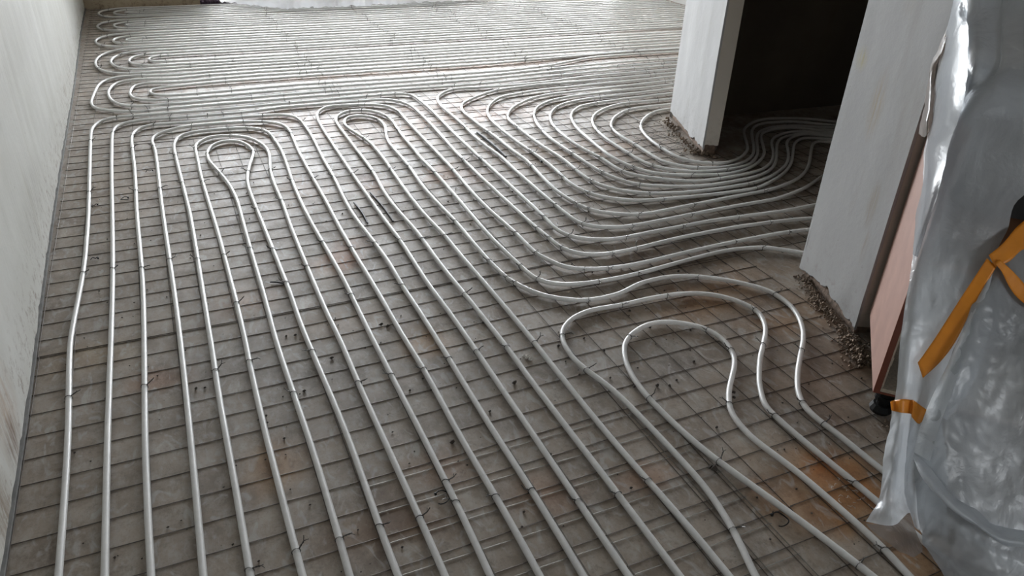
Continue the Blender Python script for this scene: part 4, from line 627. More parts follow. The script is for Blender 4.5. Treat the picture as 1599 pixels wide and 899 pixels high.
def catmull(pts, step):
    pts = [Vector((p[0], p[1], 0)) for p in pts]
    P = [pts[0] * 2 - pts[1]] + pts + [pts[-1] * 2 - pts[-2]]
    out = []
    for i in range(1, len(P) - 2):
        p0, p1, p2, p3 = P[i - 1:i + 3]
        d = lambda a, b: max((b - a).length ** .5, 1e-4)
        t0 = 0; t1 = t0 + d(p0, p1); t2 = t1 + d(p1, p2); t3 = t2 + d(p2, p3)
        m = max(1, int(math.ceil((p2 - p1).length / step)))
        for k in range(m):
            t = t1 + (t2 - t1) * k / m
            A1 = p0 * ((t1 - t) / (t1 - t0)) + p1 * ((t - t0) / (t1 - t0)); A2 = p1 * ((t2 - t) / (t2 - t1)) + p2 * ((t - t1) / (t2 - t1)); A3 = p2 * ((t3 - t) / (t3 - t2)) + p3 * ((t - t2) / (t3 - t2))
            B1 = A1 * ((t2 - t) / (t2 - t0)) + A2 * ((t - t0) / (t2 - t0)); B2 = A2 * ((t3 - t) / (t3 - t1)) + A3 * ((t - t1) / (t3 - t1))
            out.append(B1 * ((t2 - t) / (t2 - t1)) + B2 * ((t - t1) / (t2 - t1)))
    out.append(pts[-1]); return out
def tie_variant(seed):
    rr = random.Random(seed); mb = MB(); w = .0011
    # loop round the pipe and down to the wire (local x = along the pipe, origin = pipe centre)
    ring = []
    for k in range(15):
        th = math.radians(-150 + 300 * k / 14) ; R = PR + .0012
        zz = math.cos(th) * R; yy = math.sin(th) * R
        ring.append((.0015 * math.sin(th * 1.3) + rr.uniform(-.0006, .0006), yy, zz))
    a = ring[0]; b = ring[-1]
    ring = [(a[0], a[1] * .3, -PR - .006)] + ring + [(b[0], b[1] * .3, -PR - .006)]
    mb.tube(ring, w, 5)
    # twisted tails, springing from the upper side
    s = rr.choice((-1, 1)); e = Vector((rr.uniform(-.5, .5), s, rr.uniform(.3, 1.0))).normalized(); L = rr.uniform(.012, .022)
    base = Vector((0, s * (PR + .001) * .75, (PR + .001) * .66)); side = e.cross(Vector((1, 0, 0))).normalized()
    for q in (0, 1):
        pts = []
        for k in range(9):
            t = k / 8; an = t * 9 + q * math.pi
            pts.append(base + e * L * t + (side * math.cos(an) + Vector((1, 0, 0)) * math.sin(an)) * .0011)
        tip = pts[-1] + (e + side * rr.uniform(-1, 1) + Vector((rr.uniform(-1, 1), 0, 0))).normalized() * rr.uniform(.006, .013)
        tip.z = max(tip.z, -PR - .004)
        mb.tube(pts + [tip], w, 4)
    me = mb.me('tie_wire'); me.materials.append(M_TIE); return me
TIES = [tie_variant(i) for i in range(9)]
for nm, (pts, tis, label, grp) in PIPES.items():
    near_y = min(p[1] for p in pts)
    path = catmull(pts, .022 if near_y < 4.5 else .045)
    c0 = path[len(path) // 2]
    root = empty('heating_pipe', (c0.x, c0.y, 0)); tag(root, label, 'pipe', grp)
    hs = RND.uniform(0, 50)
    V3 = []
    for p in path:
        lift = .0035 * max(0, mnoise.noise(Vector((p.x * 3 + hs, p.y * 3, 0))))
        V3.append((p.x - c0.x, p.y - c0.y, PZ + lift))
    MB().tube(V3, PR, 10).build('tube', M_PIPE, root, True)
    for (tx, ty) in tis:
        i = min(range(len(path)), key=lambda q: (path[q].x - tx) ** 2 + (path[q].y - ty) ** 2)
        a = path[max(i - 1, 0)]; b = path[min(i + 1, len(path) - 1)]; d = b - a
        tz = V3[i][2]
        ob = bpy.data.objects.new('tie_wire', TIES[RND.randrange(9)]); COL.objects.link(ob); ob.parent = root
        ob.location = (path[i].x - c0.x, path[i].y - c0.y, tz); ob.rotation_euler = (0, 0, math.atan2(d.y, d.x) + RND.uniform(-.25, .25))

# ------------------------------------------------------------------ kitchen base cabinet (turned 45 degrees)
CP = Vector((1.719, 1.149)); CU = Vector((.715, .699)).normalized(); CW = Vector((CU.y, -CU.x))
cab = empty('base_cabinet', (CP.x, CP.y, 0)); tag(cab, 'pink sided kitchen base cabinet with dark worktop standing half under the plastic', 'cabinet')
CM = Matrix(((CW.x, CU.x, 0, 0), (CW.y, CU.y, 0, 0), (0, 0, 1, 0), (0, 0, 0, 1)))   # local x = along the front, y = depth, z = up
def cbox(name, x0, x1, y0, y1, z0, z1, mat, par=None, smooth=False):
    return MB().box(x0, x1, y0, y1, z0, z1, CM).build(name, mat, par or cab)
CL = 1.15
sp = cbox('side_panel', 0, .018, .004, .485, .10, .90, M_PINK)
cbox('edge_band', 0, .0172, 0, .004, .10, .90, M_BAND, sp)
cbox('inner_edge', .0172, .022, .002, .03, .12, .88, M_CREAM, sp)
cbox('side_panel', CL - .018, CL, 0, .485, .10, .90, M_CREAM)
bp_ = cbox('bottom_panel', .018, CL - .018, .003, .485, .10, .118, M_CREAM)
cbox('edge_band', .018, CL - .018, 0, .003, .10, .106, M_BAND, bp_)
cbox('back_panel', .018, CL - .018, .477, .485, .118, .90, M_DARKIN)
cbox('partition', .60, .618, .02, .477, .118, .90, M_DARKIN)
cbox('inner_lining', .0221, .025, .03, .477, .118, .90, M_DARKIN)
cbox('shelf', .026, .60, .05, .477, .50, .518, M_WARM)
cbox('front_rail', .026, CL - .018, .01, .03, .82, .90, M_DARKIN)
cbox('hinge_plate', .028, .034, .05, .09, .17, .20, M_CREAM)
cbox('worktop', -.004, CL + .02, -.03, .50, .905, .945, M_TOP)
dr = cbox('door', .62, CL - .02, -.018, -.001, .125, .895, M_STEEL); cbox('handle', .66, .90, -.045, -.022, .80, .812, M_STEEL, dr)
for (fx, fy) in ((.045, .055), (CL - .06, .055), (.06, .42), (CL - .06, .42)):
    mb = MB(); c_ = CM @ Vector((fx, fy, 0))
    def cyl(r0, r1, z0, z1, n=14, cx=c_):
        vs = [(cx.x + r0 * math.cos(2 * math.pi * k / n), cx.y + r0 * math.sin(2 * math.pi * k / n), z0) for k in range(n)] + [(cx.x + r1 * math.cos(2 * math.pi * k / n), cx.y + r1 * math.sin(2 * math.pi * k / n), z1) for k in range(n)]
        mb.add(vs, [(k, (k + 1) % n, n + (k + 1) % n, n + k) for k in range(n)] + [tuple(range(n - 1, -1, -1)), tuple(range(n, 2 * n))])
    cyl(.030, .034, .0085, .018); cyl(.034, .026, .018, .034); cyl(.018, .018, .034, .060); cyl(.027, .027, .052, .066); cyl(.022, .022, .066, .0995)
    mb.build('foot', M_BLACK, cab)

# ------------------------------------------------------------------ dust sheets (film) and tape
def grid_surface(ctrl, nu, nv, amp=.004, fr=14, seed=0.0, fold=None):
    """tensor Catmull-Rom through rows x cols control points, plus real wrinkles"""
    A = np.array(ctrl, float); R_, C_ = A.shape[:2]
    def cr(A, n):
        m = A.shape[0]; Pd = np.concatenate([2 * A[:1] - A[1:2], A, 2 * A[-1:] - A[-2:-1]], 0); out = []
        for t in np.linspace(0, m - 1, n):
            i = min(int(t), m - 2); f = t - i; p0, p1, p2, p3 = Pd[i:i + 4]
            out.append(.5 * ((2 * p1) + (-p0 + p2) * f + (2 * p0 - 5 * p1 + 4 * p2 - p3) * f * f + (-p0 + 3 * p1 - 3 * p2 + p3) * f ** 3))
        return np.array(out)
    B = cr(A, nu); B = cr(B.transpose(1, 0, 2), nv).transpose(1, 0, 2)
    du = np.gradient(B, axis=0); dv = np.gradient(B, axis=1); N = np.cross(du, dv); N /= (np.linalg.norm(N, axis=2, keepdims=True) + 1e-9)
    for i in range(nu):
        for j in range(nv):
            p = B[i, j]
            v = Vector((p[0] * fr + seed, p[1] * fr, p[2] * fr * .3))
            w = mnoise.noise(v) + .5 * (1 - 2 * abs(mnoise.noise(v * 2.1))) + .25 * (1 - 2 * abs(mnoise.noise(v * 4.7)))
            B[i, j] = p + N[i, j] * w * amp
    B[..., 2] = np.maximum(B[..., 2], .012)
    vs = B.reshape(-1, 3).tolist(); fs = [(i * nv + j, i * nv + j + 1, (i + 1) * nv + j + 1, (i + 1) * nv + j) for i in range(nu - 1) for j in range(nv - 1)]
    return vs, fs
FILM = {
 'main': [[[2.3547,1.8124,1.3523],[2.1384,1.6009,1.3611],[2.1846,1.5364,1.3655],[2.2239,1.4705,1.3699],[2.5182,1.1694,1.3917]],[[2.2008,1.662,1.19],[2.0083,1.4737,1.2153],[2.0497,1.4142,1.2219],[2.0842,1.3532,1.2289],[2.3828,1.0477,1.262]],[[2.1122,1.5754,1.0638],[1.9039,1.3717,1.1075],[1.9438,1.3137,1.1162],[1.9768,1.2542,1.1254],[2.2713,0.953,1.1673]],[[2.0167,1.4819,0.9322],[1.728,1.1998,1.0188],[1.759,1.151,1.0284],[1.7833,1.1004,1.0389],[2.052,0.8255,1.087]],[[1.9607,1.4272,0.836],[1.7972,1.2646,0.8972],[1.6844,1.1414,0.9427],[1.7407,1.0552,0.9626],[1.9944,0.8101,1.011]],[[1.8574,1.3262,0.7588],[1.7779,1.2415,0.7967],[1.6889,1.144,0.84],[1.7404,1.0627,0.862],[1.9435,0.8622,0.9079]],[[1.7551,1.2263,0.6905],[1.7192,1.1842,0.7122],[1.693,1.1399,0.7335],[1.7355,1.0606,0.7592],[1.7985,0.9962,0.7763]],[[1.7178,1.1828,0.605],[1.695,1.1535,0.6219],[1.6933,1.1324,0.6318],[1.7506,1.0735,0.6493],[1.8163,1.0197,0.6631]],[[1.6667,1.1245,0.5395],[1.6628,1.1085,0.5484],[1.6752,1.0889,0.556],[1.7166,1.0363,0.575],[1.7678,0.995,0.5865]],[[1.6127,1.0708,0.4566],[1.6146,1.0509,0.4676],[1.6413,1.0298,0.474],[1.6719,0.9872,0.4919],[1.7375,0.9445,0.5023]],[[1.5755,1.0261,0.386],[1.5788,1.0059,0.3981],[1.6096,0.9907,0.4002],[1.6449,0.9544,0.4148],[1.7094,0.9041,0.431]],[[1.5442,0.9783,0.3037],[1.552,0.9596,0.3147],[1.5836,0.9482,0.3141],[1.5999,0.9188,0.3305],[1.6627,0.8707,0.3472]],[[1.5254,0.9525,0.2571],[1.5324,0.9324,0.266],[1.5601,0.9193,0.2596],[1.5654,0.894,0.2612],[1.596,0.8569,0.2624]]],
 'flap': [[[2.2832,1.7481,1.1785],[2.0155,1.4864,1.2136],[1.892,1.3628,1.2302]],[[2.1163,1.585,1.0974],[1.9772,1.4601,1.122],[1.9408,1.4133,1.1307]],[[2.0471,1.5173,1.0331],[1.8694,1.3589,1.0719],[1.8104,1.2859,1.0887]],[[1.9856,1.4572,0.9402],[1.7887,1.2801,0.9956],[1.717,1.189,1.0221]],[[1.9475,1.4199,0.8575],[1.7302,1.2229,0.9311],[1.6652,1.1356,0.958]],[[1.8404,1.3152,0.7789],[1.7086,1.1975,0.8327],[1.663,1.1334,0.867]],[[1.7351,1.2123,0.7042],[1.6314,1.1221,0.754],[1.6159,1.0902,0.7752]],[[1.7084,1.1861,0.6416],[1.616,1.1043,0.6914],[1.6033,1.0779,0.7132]],[[1.6464,1.1199,0.5806],[1.6056,1.0857,0.5992],[1.6155,1.087,0.595]]],
 'skirt': [[[1.5214,0.9528,0.2621],[1.5227,0.9319,0.2773],[1.5467,0.9258,0.2668],[1.5454,0.9035,0.272],[1.5637,0.8889,0.2615],[1.583,0.861,0.2531]],[[1.5028,0.9304,0.2194],[1.5013,0.908,0.2375],[1.5379,0.9055,0.2219],[1.5294,0.874,0.2394],[1.5538,0.8629,0.2243],[1.5764,0.8328,0.217]],[[1.476,0.9041,0.1639],[1.4712,0.877,0.1884],[1.522,0.8803,0.1643],[1.5019,0.8411,0.1837],[1.5423,0.8308,0.1641],[1.5658,0.7969,0.1688]],[[1.4534,0.8738,0.1087],[1.4501,0.8464,0.1346],[1.5025,0.85,0.1124],[1.4868,0.8124,0.1309],[1.5301,0.8034,0.1083],[1.5561,0.7682,0.1141]],[[1.4383,0.8504,0.0598],[1.4397,0.8248,0.0792],[1.4951,0.8263,0.0654],[1.4969,0.7914,0.0608],[1.535,0.7804,0.0455],[1.5502,0.7475,0.0718]],[[1.3784,0.8261,0.03],[1.4211,0.7879,0.04],[1.4939,0.8004,0.04],[1.503,0.7651,-0.0042],[1.5272,0.7495,-0.0095],[1.5525,0.7243,0.006]]],
 'corner': [[[1.3693,0.8195,0.036],[1.4018,0.8041,0.036],[1.4593,0.8073,0.036],[1.4983,0.8028,0.036]],[[1.3664,0.7968,0.036],[1.3917,0.776,0.038],[1.4287,0.7652,0.038],[1.4631,0.7532,0.036]],[[1.3715,0.7568,0.036],[1.3865,0.7383,0.036],[1.4096,0.7245,0.034],[1.4433,0.717,0.034]],[[1.3772,0.7236,0.034],[1.3866,0.7117,0.034],[1.3946,0.7004,0.034],[1.4271,0.7032,0.034]]],
 'over': [[[1.7632,0.9927,0.5938],[1.768,0.9934,0.5997],[1.8017,0.9926,0.6345],[1.8629,0.9831,0.6893],[1.9644,0.9568,0.7692]],[[1.7385,0.9755,0.5575],[1.7448,0.9563,0.5665],[1.7819,0.936,0.57],[1.8352,0.9027,0.5772],[1.9054,0.8466,0.5933]],[[1.7023,0.9619,0.5127],[1.7076,0.9393,0.5244],[1.7623,0.9121,0.5246],[1.8186,0.8711,0.5269],[1.8987,0.8077,0.5461]],[[1.6666,0.9401,0.4598],[1.668,0.9143,0.4716],[1.7334,0.8844,0.4655],[1.7908,0.8285,0.4684],[1.8879,0.7617,0.4871]],[[1.6156,0.9146,0.3871],[1.6149,0.8816,0.4039],[1.6937,0.8456,0.3983],[1.7629,0.7804,0.3966],[1.8657,0.7058,0.4208]],[[1.5756,0.8974,0.3271],[1.5728,0.8605,0.345],[1.6631,0.8143,0.3337],[1.7352,0.7329,0.3258],[1.8512,0.6537,0.3518]],[[1.5274,0.8711,0.2564],[1.529,0.8259,0.2779],[1.6202,0.7684,0.2558],[1.7025,0.6809,0.2524],[1.8276,0.5962,0.2823]],[[1.4948,0.84,0.1973],[1.5057,0.7794,0.2053],[1.5727,0.7088,0.1737],[1.6683,0.6261,0.1746],[1.8005,0.5327,0.2029]],[[1.4946,0.8336,0.1905],[1.5024,0.7242,0.1449],[1.5537,0.636,0.108],[1.6473,0.5703,0.1096],[1.7701,0.488,0.1394]]],
 'hem': [[[1.498,0.8481,0.2017],[1.4929,0.8046,0.1958],[1.5127,0.744,0.1614],[1.543,0.6908,0.1385],[1.5668,0.649,0.1205],[1.6117,0.6123,0.1226],[1.6921,0.5523,0.1383]],[[1.4773,0.8341,0.2022],[1.462,0.7839,0.2007],[1.4753,0.7213,0.1724],[1.505,0.6693,0.1501],[1.5324,0.6256,0.1339],[1.5777,0.5925,0.1327],[1.6601,0.5349,0.1455]],[[1.468,0.8195,0.1996],[1.4494,0.7691,0.1943],[1.4606,0.7049,0.1694],[1.4904,0.6542,0.1486],[1.5179,0.6118,0.1338],[1.5612,0.5811,0.1332],[1.6431,0.5241,0.146]],[[1.4964,0.8314,0.1754],[1.4926,0.7876,0.1556],[1.5055,0.721,0.1301],[1.5362,0.669,0.1088],[1.557,0.6235,0.0986],[1.6002,0.5928,0.0978],[1.6839,0.5344,0.1111]]],
 'tear': [[[2.0271,1.5005,1.0373],[2.0094,1.4861,1.015],[1.975,1.4552,1.04]],[[2.0659,1.5385,0.9743],[1.9609,1.4484,0.9875],[1.9683,1.4487,0.9939]],[[2.1365,1.6075,0.9174],[1.9871,1.481,0.9379],[2.0094,1.4888,0.9436]],[[2.0832,1.5554,0.8856],[1.9681,1.4554,0.9006],[1.9698,1.4502,0.9054]],[[2.0356,1.5089,0.8442],[1.8848,1.381,0.8772],[1.9152,1.3967,0.8845]],[[1.9929,1.4671,0.7932],[1.8384,1.3357,0.8383],[1.859,1.3418,0.8521]],[[1.9657,1.4406,0.76],[1.8391,1.3294,0.7977],[1.8302,1.3136,0.8196]]],
 'lower': [[[1.5061,0.8451,0.185],[1.5116,0.805,0.1642],[1.5279,0.7385,0.1422],[1.5649,0.67,0.1107],[1.6444,0.5967,0.1042],[1.7652,0.5056,0.1229]],[[1.4982,0.8188,0.1421],[1.5015,0.7758,0.1381],[1.5207,0.7049,0.1148],[1.553,0.6385,0.0951],[1.6309,0.565,0.0867],[1.7561,0.4755,0.097]],[[1.4876,0.7869,0.0906],[1.4903,0.7415,0.0908],[1.5054,0.6654,0.0874],[1.5474,0.6102,0.0748],[1.6247,0.5377,0.0667],[1.7491,0.4493,0.0773]],[[1.4869,0.7588,0.0314],[1.4782,0.7028,0.0383],[1.4875,0.6256,0.0421],[1.5261,0.5619,0.0319],[1.6025,0.491,0.0247],[1.7326,0.4062,0.0302]],[[1.4455,0.7192,0.035],[1.4121,0.6247,0.035],[1.3727,0.5258,0.035],[1.3786,0.4273,0.035],[1.421,0.3361,0.035],[1.5086,0.2443,0.035]]],
 'edge': [[[1.7589,0.9903,0.5958],[1.7564,0.9854,0.597],[1.7623,0.9853,0.5942]],[[1.7211,0.9685,0.5467],[1.7176,0.9597,0.5486],[1.722,0.9539,0.5473]],[[1.6578,0.938,0.4631],[1.6546,0.9266,0.4672],[1.6571,0.915,0.4682]],[[1.607,0.9126,0.3907],[1.6013,0.8964,0.3975],[1.6052,0.8814,0.4009]],[[1.5713,0.8978,0.3377],[1.5649,0.8782,0.3477],[1.5691,0.8576,0.35]],[[1.5191,0.8692,0.2605],[1.5151,0.8477,0.2709],[1.5197,0.8264,0.2805]],[[1.4882,0.8414,0.2065],[1.4846,0.8219,0.2122],[1.4904,0.8012,0.2118]]],
 't1': [[[1.741,0.9968,0.6117],[1.7512,0.9737,0.5986]],[[1.7159,0.9933,0.5668],[1.7316,0.9688,0.5624]],[[1.6769,0.9855,0.5102],[1.691,0.956,0.502]],[[1.627,0.9748,0.4347],[1.6483,0.9398,0.4269]],[[1.596,0.9688,0.3927],[1.6118,0.9354,0.378]],[[1.5755,0.9658,0.3651],[1.5733,0.9385,0.3376]]],
 't2': [[[1.7427,0.9964,0.6204],[1.7452,0.9726,0.5985]],[[1.773,0.9924,0.6483],[1.7717,0.9615,0.615]],[[1.8108,0.9989,0.6802],[1.7979,0.9622,0.636]],[[1.8302,0.9969,0.6985],[1.8196,0.9597,0.6489]],[[1.8851,0.9907,0.75],[1.8782,0.9505,0.7013]]],
 't3': [[[1.7411,0.9751,0.6085],[1.7518,0.9733,0.6179]],[[1.7485,0.9563,0.594],[1.7645,0.9479,0.6023]],[[1.7538,0.9288,0.5653],[1.7767,0.9228,0.5833]],[[1.7621,0.9038,0.5454],[1.785,0.9035,0.5692]],[[1.7828,0.8608,0.5228],[1.809,0.8566,0.5462]]],
 't4': [[[1.5026,0.9505,0.2754],[1.4985,0.9389,0.2591]],[[1.5151,0.9517,0.2749],[1.5093,0.9367,0.2534]],[[1.5173,0.9356,0.2902],[1.5077,0.9193,0.2632]],[[1.5438,0.9268,0.287],[1.5327,0.9105,0.2584]],[[1.5375,0.918,0.2934],[1.5231,0.901,0.2606]],[[1.5452,0.9016,0.2875],[1.5259,0.8836,0.2531]],[[1.5577,0.8901,0.2785],[1.5348,0.8788,0.2501]]],
}
def film(name, mat, parent, key, nu, nv, **k):
    vs, fs = grid_surface(FILM[key], nu, nv, **k)
    if parent is not None: vs = [(x - parent.location.x, y - parent.location.y, z) for x, y, z in vs]
    return link(name, mesh(name, vs, fs), mat, parent, True)
sa = empty('dust_sheet', (1.70, 1.12, 0)); tag(sa, 'translucent plastic dust sheet hanging from the wall corner over the cabinet', 'plastic sheet', 'plastic dust sheets over the cabinet')
film('film_main', M_FILM, sa, 'main', 90, 60, amp=.004)
film('film_fold', M_FILM3, sa, 'flap', 80, 14, amp=.003, fr=22)
film('film_skirt', M_FILM2, sa, 'skirt', 50, 60, amp=.005, fr=16)
film('film_tear', M_FILMB, sa, 'tear', 24, 10, amp=.004, fr=45)
film('film_corner', M_FILMB, sa, 'corner', 16, 20, amp=.002, fr=20)
sb = empty('dust_sheet', (1.75, .85, 0)); tag(sb, 'second plastic dust sheet spreading from the tape knot down to the floor', 'plastic sheet', 'plastic dust sheets over the cabinet')
film('film_main', M_FILM4, sb, 'over', 110, 70, amp=.008, fr=10, seed=3)
film('film_hem', M_FILM2, sb, 'hem', 16, 60, amp=.004, fr=16, seed=5)
film('film_lower', M_FILM4, sb, 'lower', 70, 80, amp=.012, fr=9, seed=8)
film('film_edge', M_FILM2, sb, 'edge', 60, 8, amp=.002, fr=20, seed=2)
for key, label in (('t1', 'long orange tape strip running diagonally down the plastic sheet'), ('t2', 'orange tape strip rising from the knot to the right picture edge'),
                   ('t3', 'short orange tape strip dropping from the knot to the right'), ('t4', 'short horizontal orange tape gathering the sheet beside the black foot')):
    vs, fs = grid_surface(FILM[key], 24, 8, amp=.0009, fr=30)
    me = mesh('tape_strip', vs, fs); ob = link('tape_strip', me, M_TAPE, None, True); tag(ob, label, 'tape', 'orange tape strips on the plastic')
    md = ob.modifiers.new('s', 'SOLIDIFY'); md.thickness = .0006
# far crumpled film on the floor below the glazing
vs = []; fs = []; nu, nv = 26, 150
for i in range(nu):
    for j in range(nv):
        u_ = i / (nu - 1); v_ = j / (nv - 1); x = .62 + 2.75 * v_
        yf = (8.30 - .46 * min(1, v_ * 5) + .22 * max(0, v_ - .45))
        y = yf + u_ * .42
        h = math.sin(math.pi * min(1, u_ * 1.0)) ** .6 * (.10 + .05 * mnoise.noise(Vector((x * 4, 0, 1)))) * min(1, v_ * 14) * min(1, (1 - v_) * 3 + .1)
        h += .035 * abs(mnoise.noise(Vector((x * 14, y * 14, 2)))) + .02 * abs(mnoise.noise(Vector((x * 31, y * 31, 5))))
        vs.append((x + .02 * mnoise.noise(Vector((x * 9, y * 9, 7))), y + .02 * mnoise.noise(Vector((x * 11, y * 9, 3))), .028 + max(0, h)))
fs = [(i * nv + j, i * nv + j + 1, (i + 1) * nv + j + 1, (i + 1) * nv + j) for i in range(nu - 1) for j in range(nv - 1)]
ob = link('crumpled_film', mesh('crumpled_film', vs, fs), M_FILMW, None, True); tag(ob, 'crumpled white plastic film lying on the far pipes below the glazing', 'plastic sheet')

mb = MB()
for k in range(7):
    x0 = .455 + k * .024; mb.tube([(x0, 8.36 + .01 * math.sin(k * 2), .03), (x0 + .004, 8.385, .06 + .02 * math.sin(k * 1.7)), (x0, 8.40, .02)], [.016, .02, .014], 8)
ob = mb.build('folded_cloth', simple('dark_purple_cloth', (.07, .045, .075), .9), None, True); tag(ob, 'dark purple cloth bundle at the left end of the far glazing', 'cloth')
# ------------------------------------------------------------------ debris
def chunk(mb, x, y, z, s, rr):
    vs = []
    for q in ((1, 0, 0), (-1, 0, 0), (0, 1, 0), (0, -1, 0), (0, 0, 1), (0, 0, -1), (.6, .6, .5), (-.6, .5, -.4)):
        vs.append((x + q[0] * s * rr.uniform(.6, 1.2), y + q[1] * s * rr.uniform(.6, 1.2), z + q[2] * s * rr.uniform(.5, .9)))
    a = rr.uniform(0, 3)
    mb.add(vs, [(0, 2, 6), (2, 4, 6), (4, 0, 6), (4, 2, 1), (4, 1, 3), (4, 3, 0), (5, 2, 0), (5, 0, 3), (5, 3, 1), (5, 1, 7), (1, 2, 7), (2, 5, 7)])
def rubble(line, w, n, smin, smax, mat, label, seed, name='rubble_pile', hz=.02):
    rr = random.Random(seed); mb = MB()
    tot = len(line) - 1
    for _ in range(n):
        k = rr.randrange(tot); t = rr.random(); a = Vector(line[k]).lerp(Vector(line[k + 1]), t)
        d = abs(rr.gauss(0, .5)) * w; an = rr.uniform(0, 6.28)
        x = a.x + math.cos(an) * d; y = a.y + math.sin(an) * d; s = smin + (smax - smin) * rr.random() ** 3
        chunk(mb, x, y, s * .55 + hz * max(0, 1 - d / (w * .8)) * rr.random(), s, rr)
    o = mb.build(name, mat); tag(o, label, 'rubble', None, 'stuff'); return o
rubble([V2(P1 + E1 * .05 - D1 * .03), V2(P1 - E1 * .045 + D1 * .02), V2(P1 - E1 * .05 + D1 * .35), V2(P1 - E1 * .04 + D1 * .6)], .05, 420, .002, .013, M_RUB, 'crumbled mortar along the foot of the far wall stub', 1)
rubble([V2(P1 - E1 * .07), V2(P1 - E1 * .09 + D1 * .4)], .10, 260, .001, .006, M_RUBW, 'pale plaster dust and crumbs before the far wall stub', 2, 'plaster_crumbs')
rubble([V2(P2 - E1 * .01 - D1 * .06), V2(N0 - E1 * .03 + D1 * .2), V2(N0 - E1 * .02 + D1 * .02)], .04, 1100, .0015, .0075, M_RUB, 'crumbled brown mortar along the foot of the near white wall end', 3)
rubble([V2(N0 - E1 * .02), (1.98, 1.44), (1.93, 1.36)], .055, 900, .0015, .008, M_RUB, 'heap of brown rubble between wall corner and cabinet', 4)
rubble([(1.80, 1.10), (1.74, 1.03), (1.70, .95)], .07, 380, .001, .006, M_RUB, 'fine brown rubble beside the black cabinet foot', 5)
rr = random.Random(77)
mb = MB()
for _ in range(380):
    x = rr.uniform(-.45, 1.9); y = rr.uniform(.8, 3.6)
    if xlim(y, 9) < x + .08: continue
    chunk(mb, x, y, .002, rr.uniform(.0012, .0042) * (1.5 if rr.random() < .08 else 1), rr)
for (x, y, s) in [(0.245, 2.188, 0.006), (0.217, 2.194, 0.005), (0.328, 2.014, 0.008), (0.526, 2.148, 0.009), (0.544, 2.132, 0.008), (0.215, 1.877, 0.006), (0.547, 1.499, 0.01), (1.384, 1.923, 0.007), (1.142, 1.825, 0.006), (1.169, 1.737, 0.006), (1.039, 1.815, 0.007), (0.82, 1.683, 0.01), (0.865, 1.584, 0.008), (1.228, 1.51, 0.009), (1.264, 1.496, 0.007), (1.111, 1.598, 0.006), (1.43, 1.393, 0.008), (1.415, 1.372, 0.007), (1.279, 1.279, 0.006), (0.844, 3.16, 0.007), (0.613, 3.09, 0.005), (0.563, 1.807, 0.005), (-0.047, 1.36, 0.004), (-0.361, 1.492, 0.003), (0.625, 1.196, 0.005), (0.781, 1.357, 0.005), (0.917, 1.165, 0.006), (1.432, 3.07, 0.006), (1.102, 3.063, 0.005), (1.166, 1.141, 0.012), (1.161, 1.148, 0.01), (1.729, 2.113, 0.006), (1.524, 2.211, 0.006), (1.399, 2.224, 0.005), (1.157, 1.531, 0.006), (1.517, 1.737, 0.005), (1.028, 1.648, 0.006), (1.392, 1.802, 0.006), (1.302, 1.513, 0.005), (0.869, 1.576, 0.006), (-0.079, 2.005, 0.006), (-0.054, 1.999, 0.005), (0.859, 2.035, 0.007), (0.509, 1.766, 0.005), (0.094, 1.801, 0.006), (0.091, 1.769, 0.005), (0.125, 1.686, 0.005), (0.696, 1.586, 0.005)]: chunk(mb, x, y, s * .5, s, rr)
o = mb.build('dirt_crumbs', M_CRUMB); tag(o, 'dark dirt crumbs scattered over the floor between the pipes', 'dirt', None, 'stuff')
mb = MB()
for k in range(26):
    x, y = [(1.417, 0.91), (1.43, 0.929), (1.459, 0.929)][k % 3]; x += rr.gauss(0, .035); y += rr.gauss(0, .03); a = rr.uniform(0, 6.28); L = rr.uniform(.004, .016)
    mb.tube([(x, y, .004), (x + math.cos(a) * L * .5, y + math.sin(a) * L * .5, .006), (x + math.cos(a + .6) * L, y + math.sin(a + .6) * L, .004)], .0006, 4)
o = mb.build('pale_shavings', M_RUBW); tag(o, 'pale plastic shavings on the orange stained floor before the sheet', 'shavings', None, 'stuff')
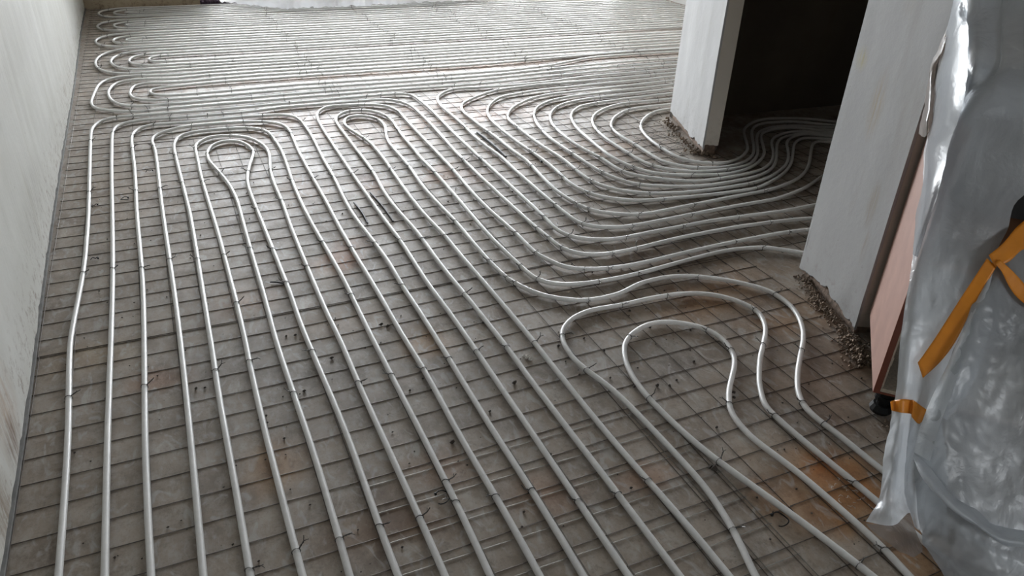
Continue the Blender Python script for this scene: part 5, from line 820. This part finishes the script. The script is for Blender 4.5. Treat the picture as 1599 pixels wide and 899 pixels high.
# black cable-tie offcuts: open rings
for (x, y, R0, a0, sweep, label) in (
    (0.453, 1.314, 0.021, 2.2, -4.6, 'open black cable tie ring lying in the lower middle of the floor'),
    (1.206, 0.93, 0.021, 2.0, -4.4, 'open black cable tie ring at the lower right, close to the plastic sheet'),
    (-0.263, 3.559, 0.016, 0.4, 5.6, 'small closed black cable tie ring between second and third pipe from the wall'),
    (-0.378, 3.517, 0.014, 1.0, 2.6, 'bent black cable tie offcut right of the first pipe by the left wall'),
    (-0.15, 3.867, 0.02, 0.8, 1.9, 'curved black cable tie offcut between third and fourth pipe from the wall'),
    (-0.373, 2.973, 0.018, 0.6, 1.7, 'hooked black cable tie offcut lower down beside the first pipe'),
):
    pts = [(x + R0 * math.cos(a0 + sweep * k / 16) * 1.0, y + R0 * math.sin(a0 + sweep * k / 16), .0065 + .003 * math.sin(k * .7)) for k in range(17)]
    hd = pts[0]; mb = MB(); mb.tube(pts, .0016, 6)
    mb.box(hd[0] - .0028, hd[0] + .0028, hd[1] - .0028, hd[1] + .0028, hd[2] - .0028, hd[2] + .0032)
    mb.tube([pts[0], (hd[0] - math.cos(a0 + .9) * .009, hd[1] + .007, .009)], .0013, 5)
    o = mb.build('cable_tie', M_BLACK, None, True); tag(o, label, 'cable tie', 'black cable ties dropped on the floor')
for (x0, y0, x1, y1, wd, label) in (
    (0.688, 3.183, 0.69, 2.95, 0.005, 'dark rubber strip in mid floor, left one of a close pair'),
    (0.787, 3.275, 0.799, 2.932, 0.005, 'dark rubber strip in mid floor, right one of a close pair'),
    (1.596, 3.938, 1.594, 3.516, 0.008, 'long black strip beside the pipes left of the ten bends'),
    (1.766, 3.565, 1.745, 3.385, 0.009, 'short black strip under the third of the ten bends'),
    (0.222, 2.572, 0.27, 2.539, 0.003, 'thin dark stick lying crosswise in mid floor'),
):
    a = Vector((x0, y0, .005)); b = Vector((x1, y1, .005)); d = (b - a); n = Vector((-d.y, d.x, 0)).normalized()
    pts = [a.lerp(b, k / 8) + n * (.006 * math.sin(k / 8 * 3.1)) for k in range(9)]
    mb = MB(); mb.tube(pts, [wd * (.6 + .4 * math.sin(.4 + k / 8 * 2.4)) for k in range(9)], 6)
    o = mb.build('rubber_strip', M_BLACK); tag(o, label, 'strip', 'dark strips lying between the pipes')
mb = MB(); rr2 = random.Random(5)
for _ in range(5): chunk(mb, (0.912, 1.789)[0] + rr2.uniform(-.008, .008), (0.912, 1.789)[1] + rr2.uniform(-.014, .014), .005, .009, rr2)
o = mb.build('plaster_chip', M_RUBW); tag(o, 'white plaster chip on the floor left of the round loops', 'chip')
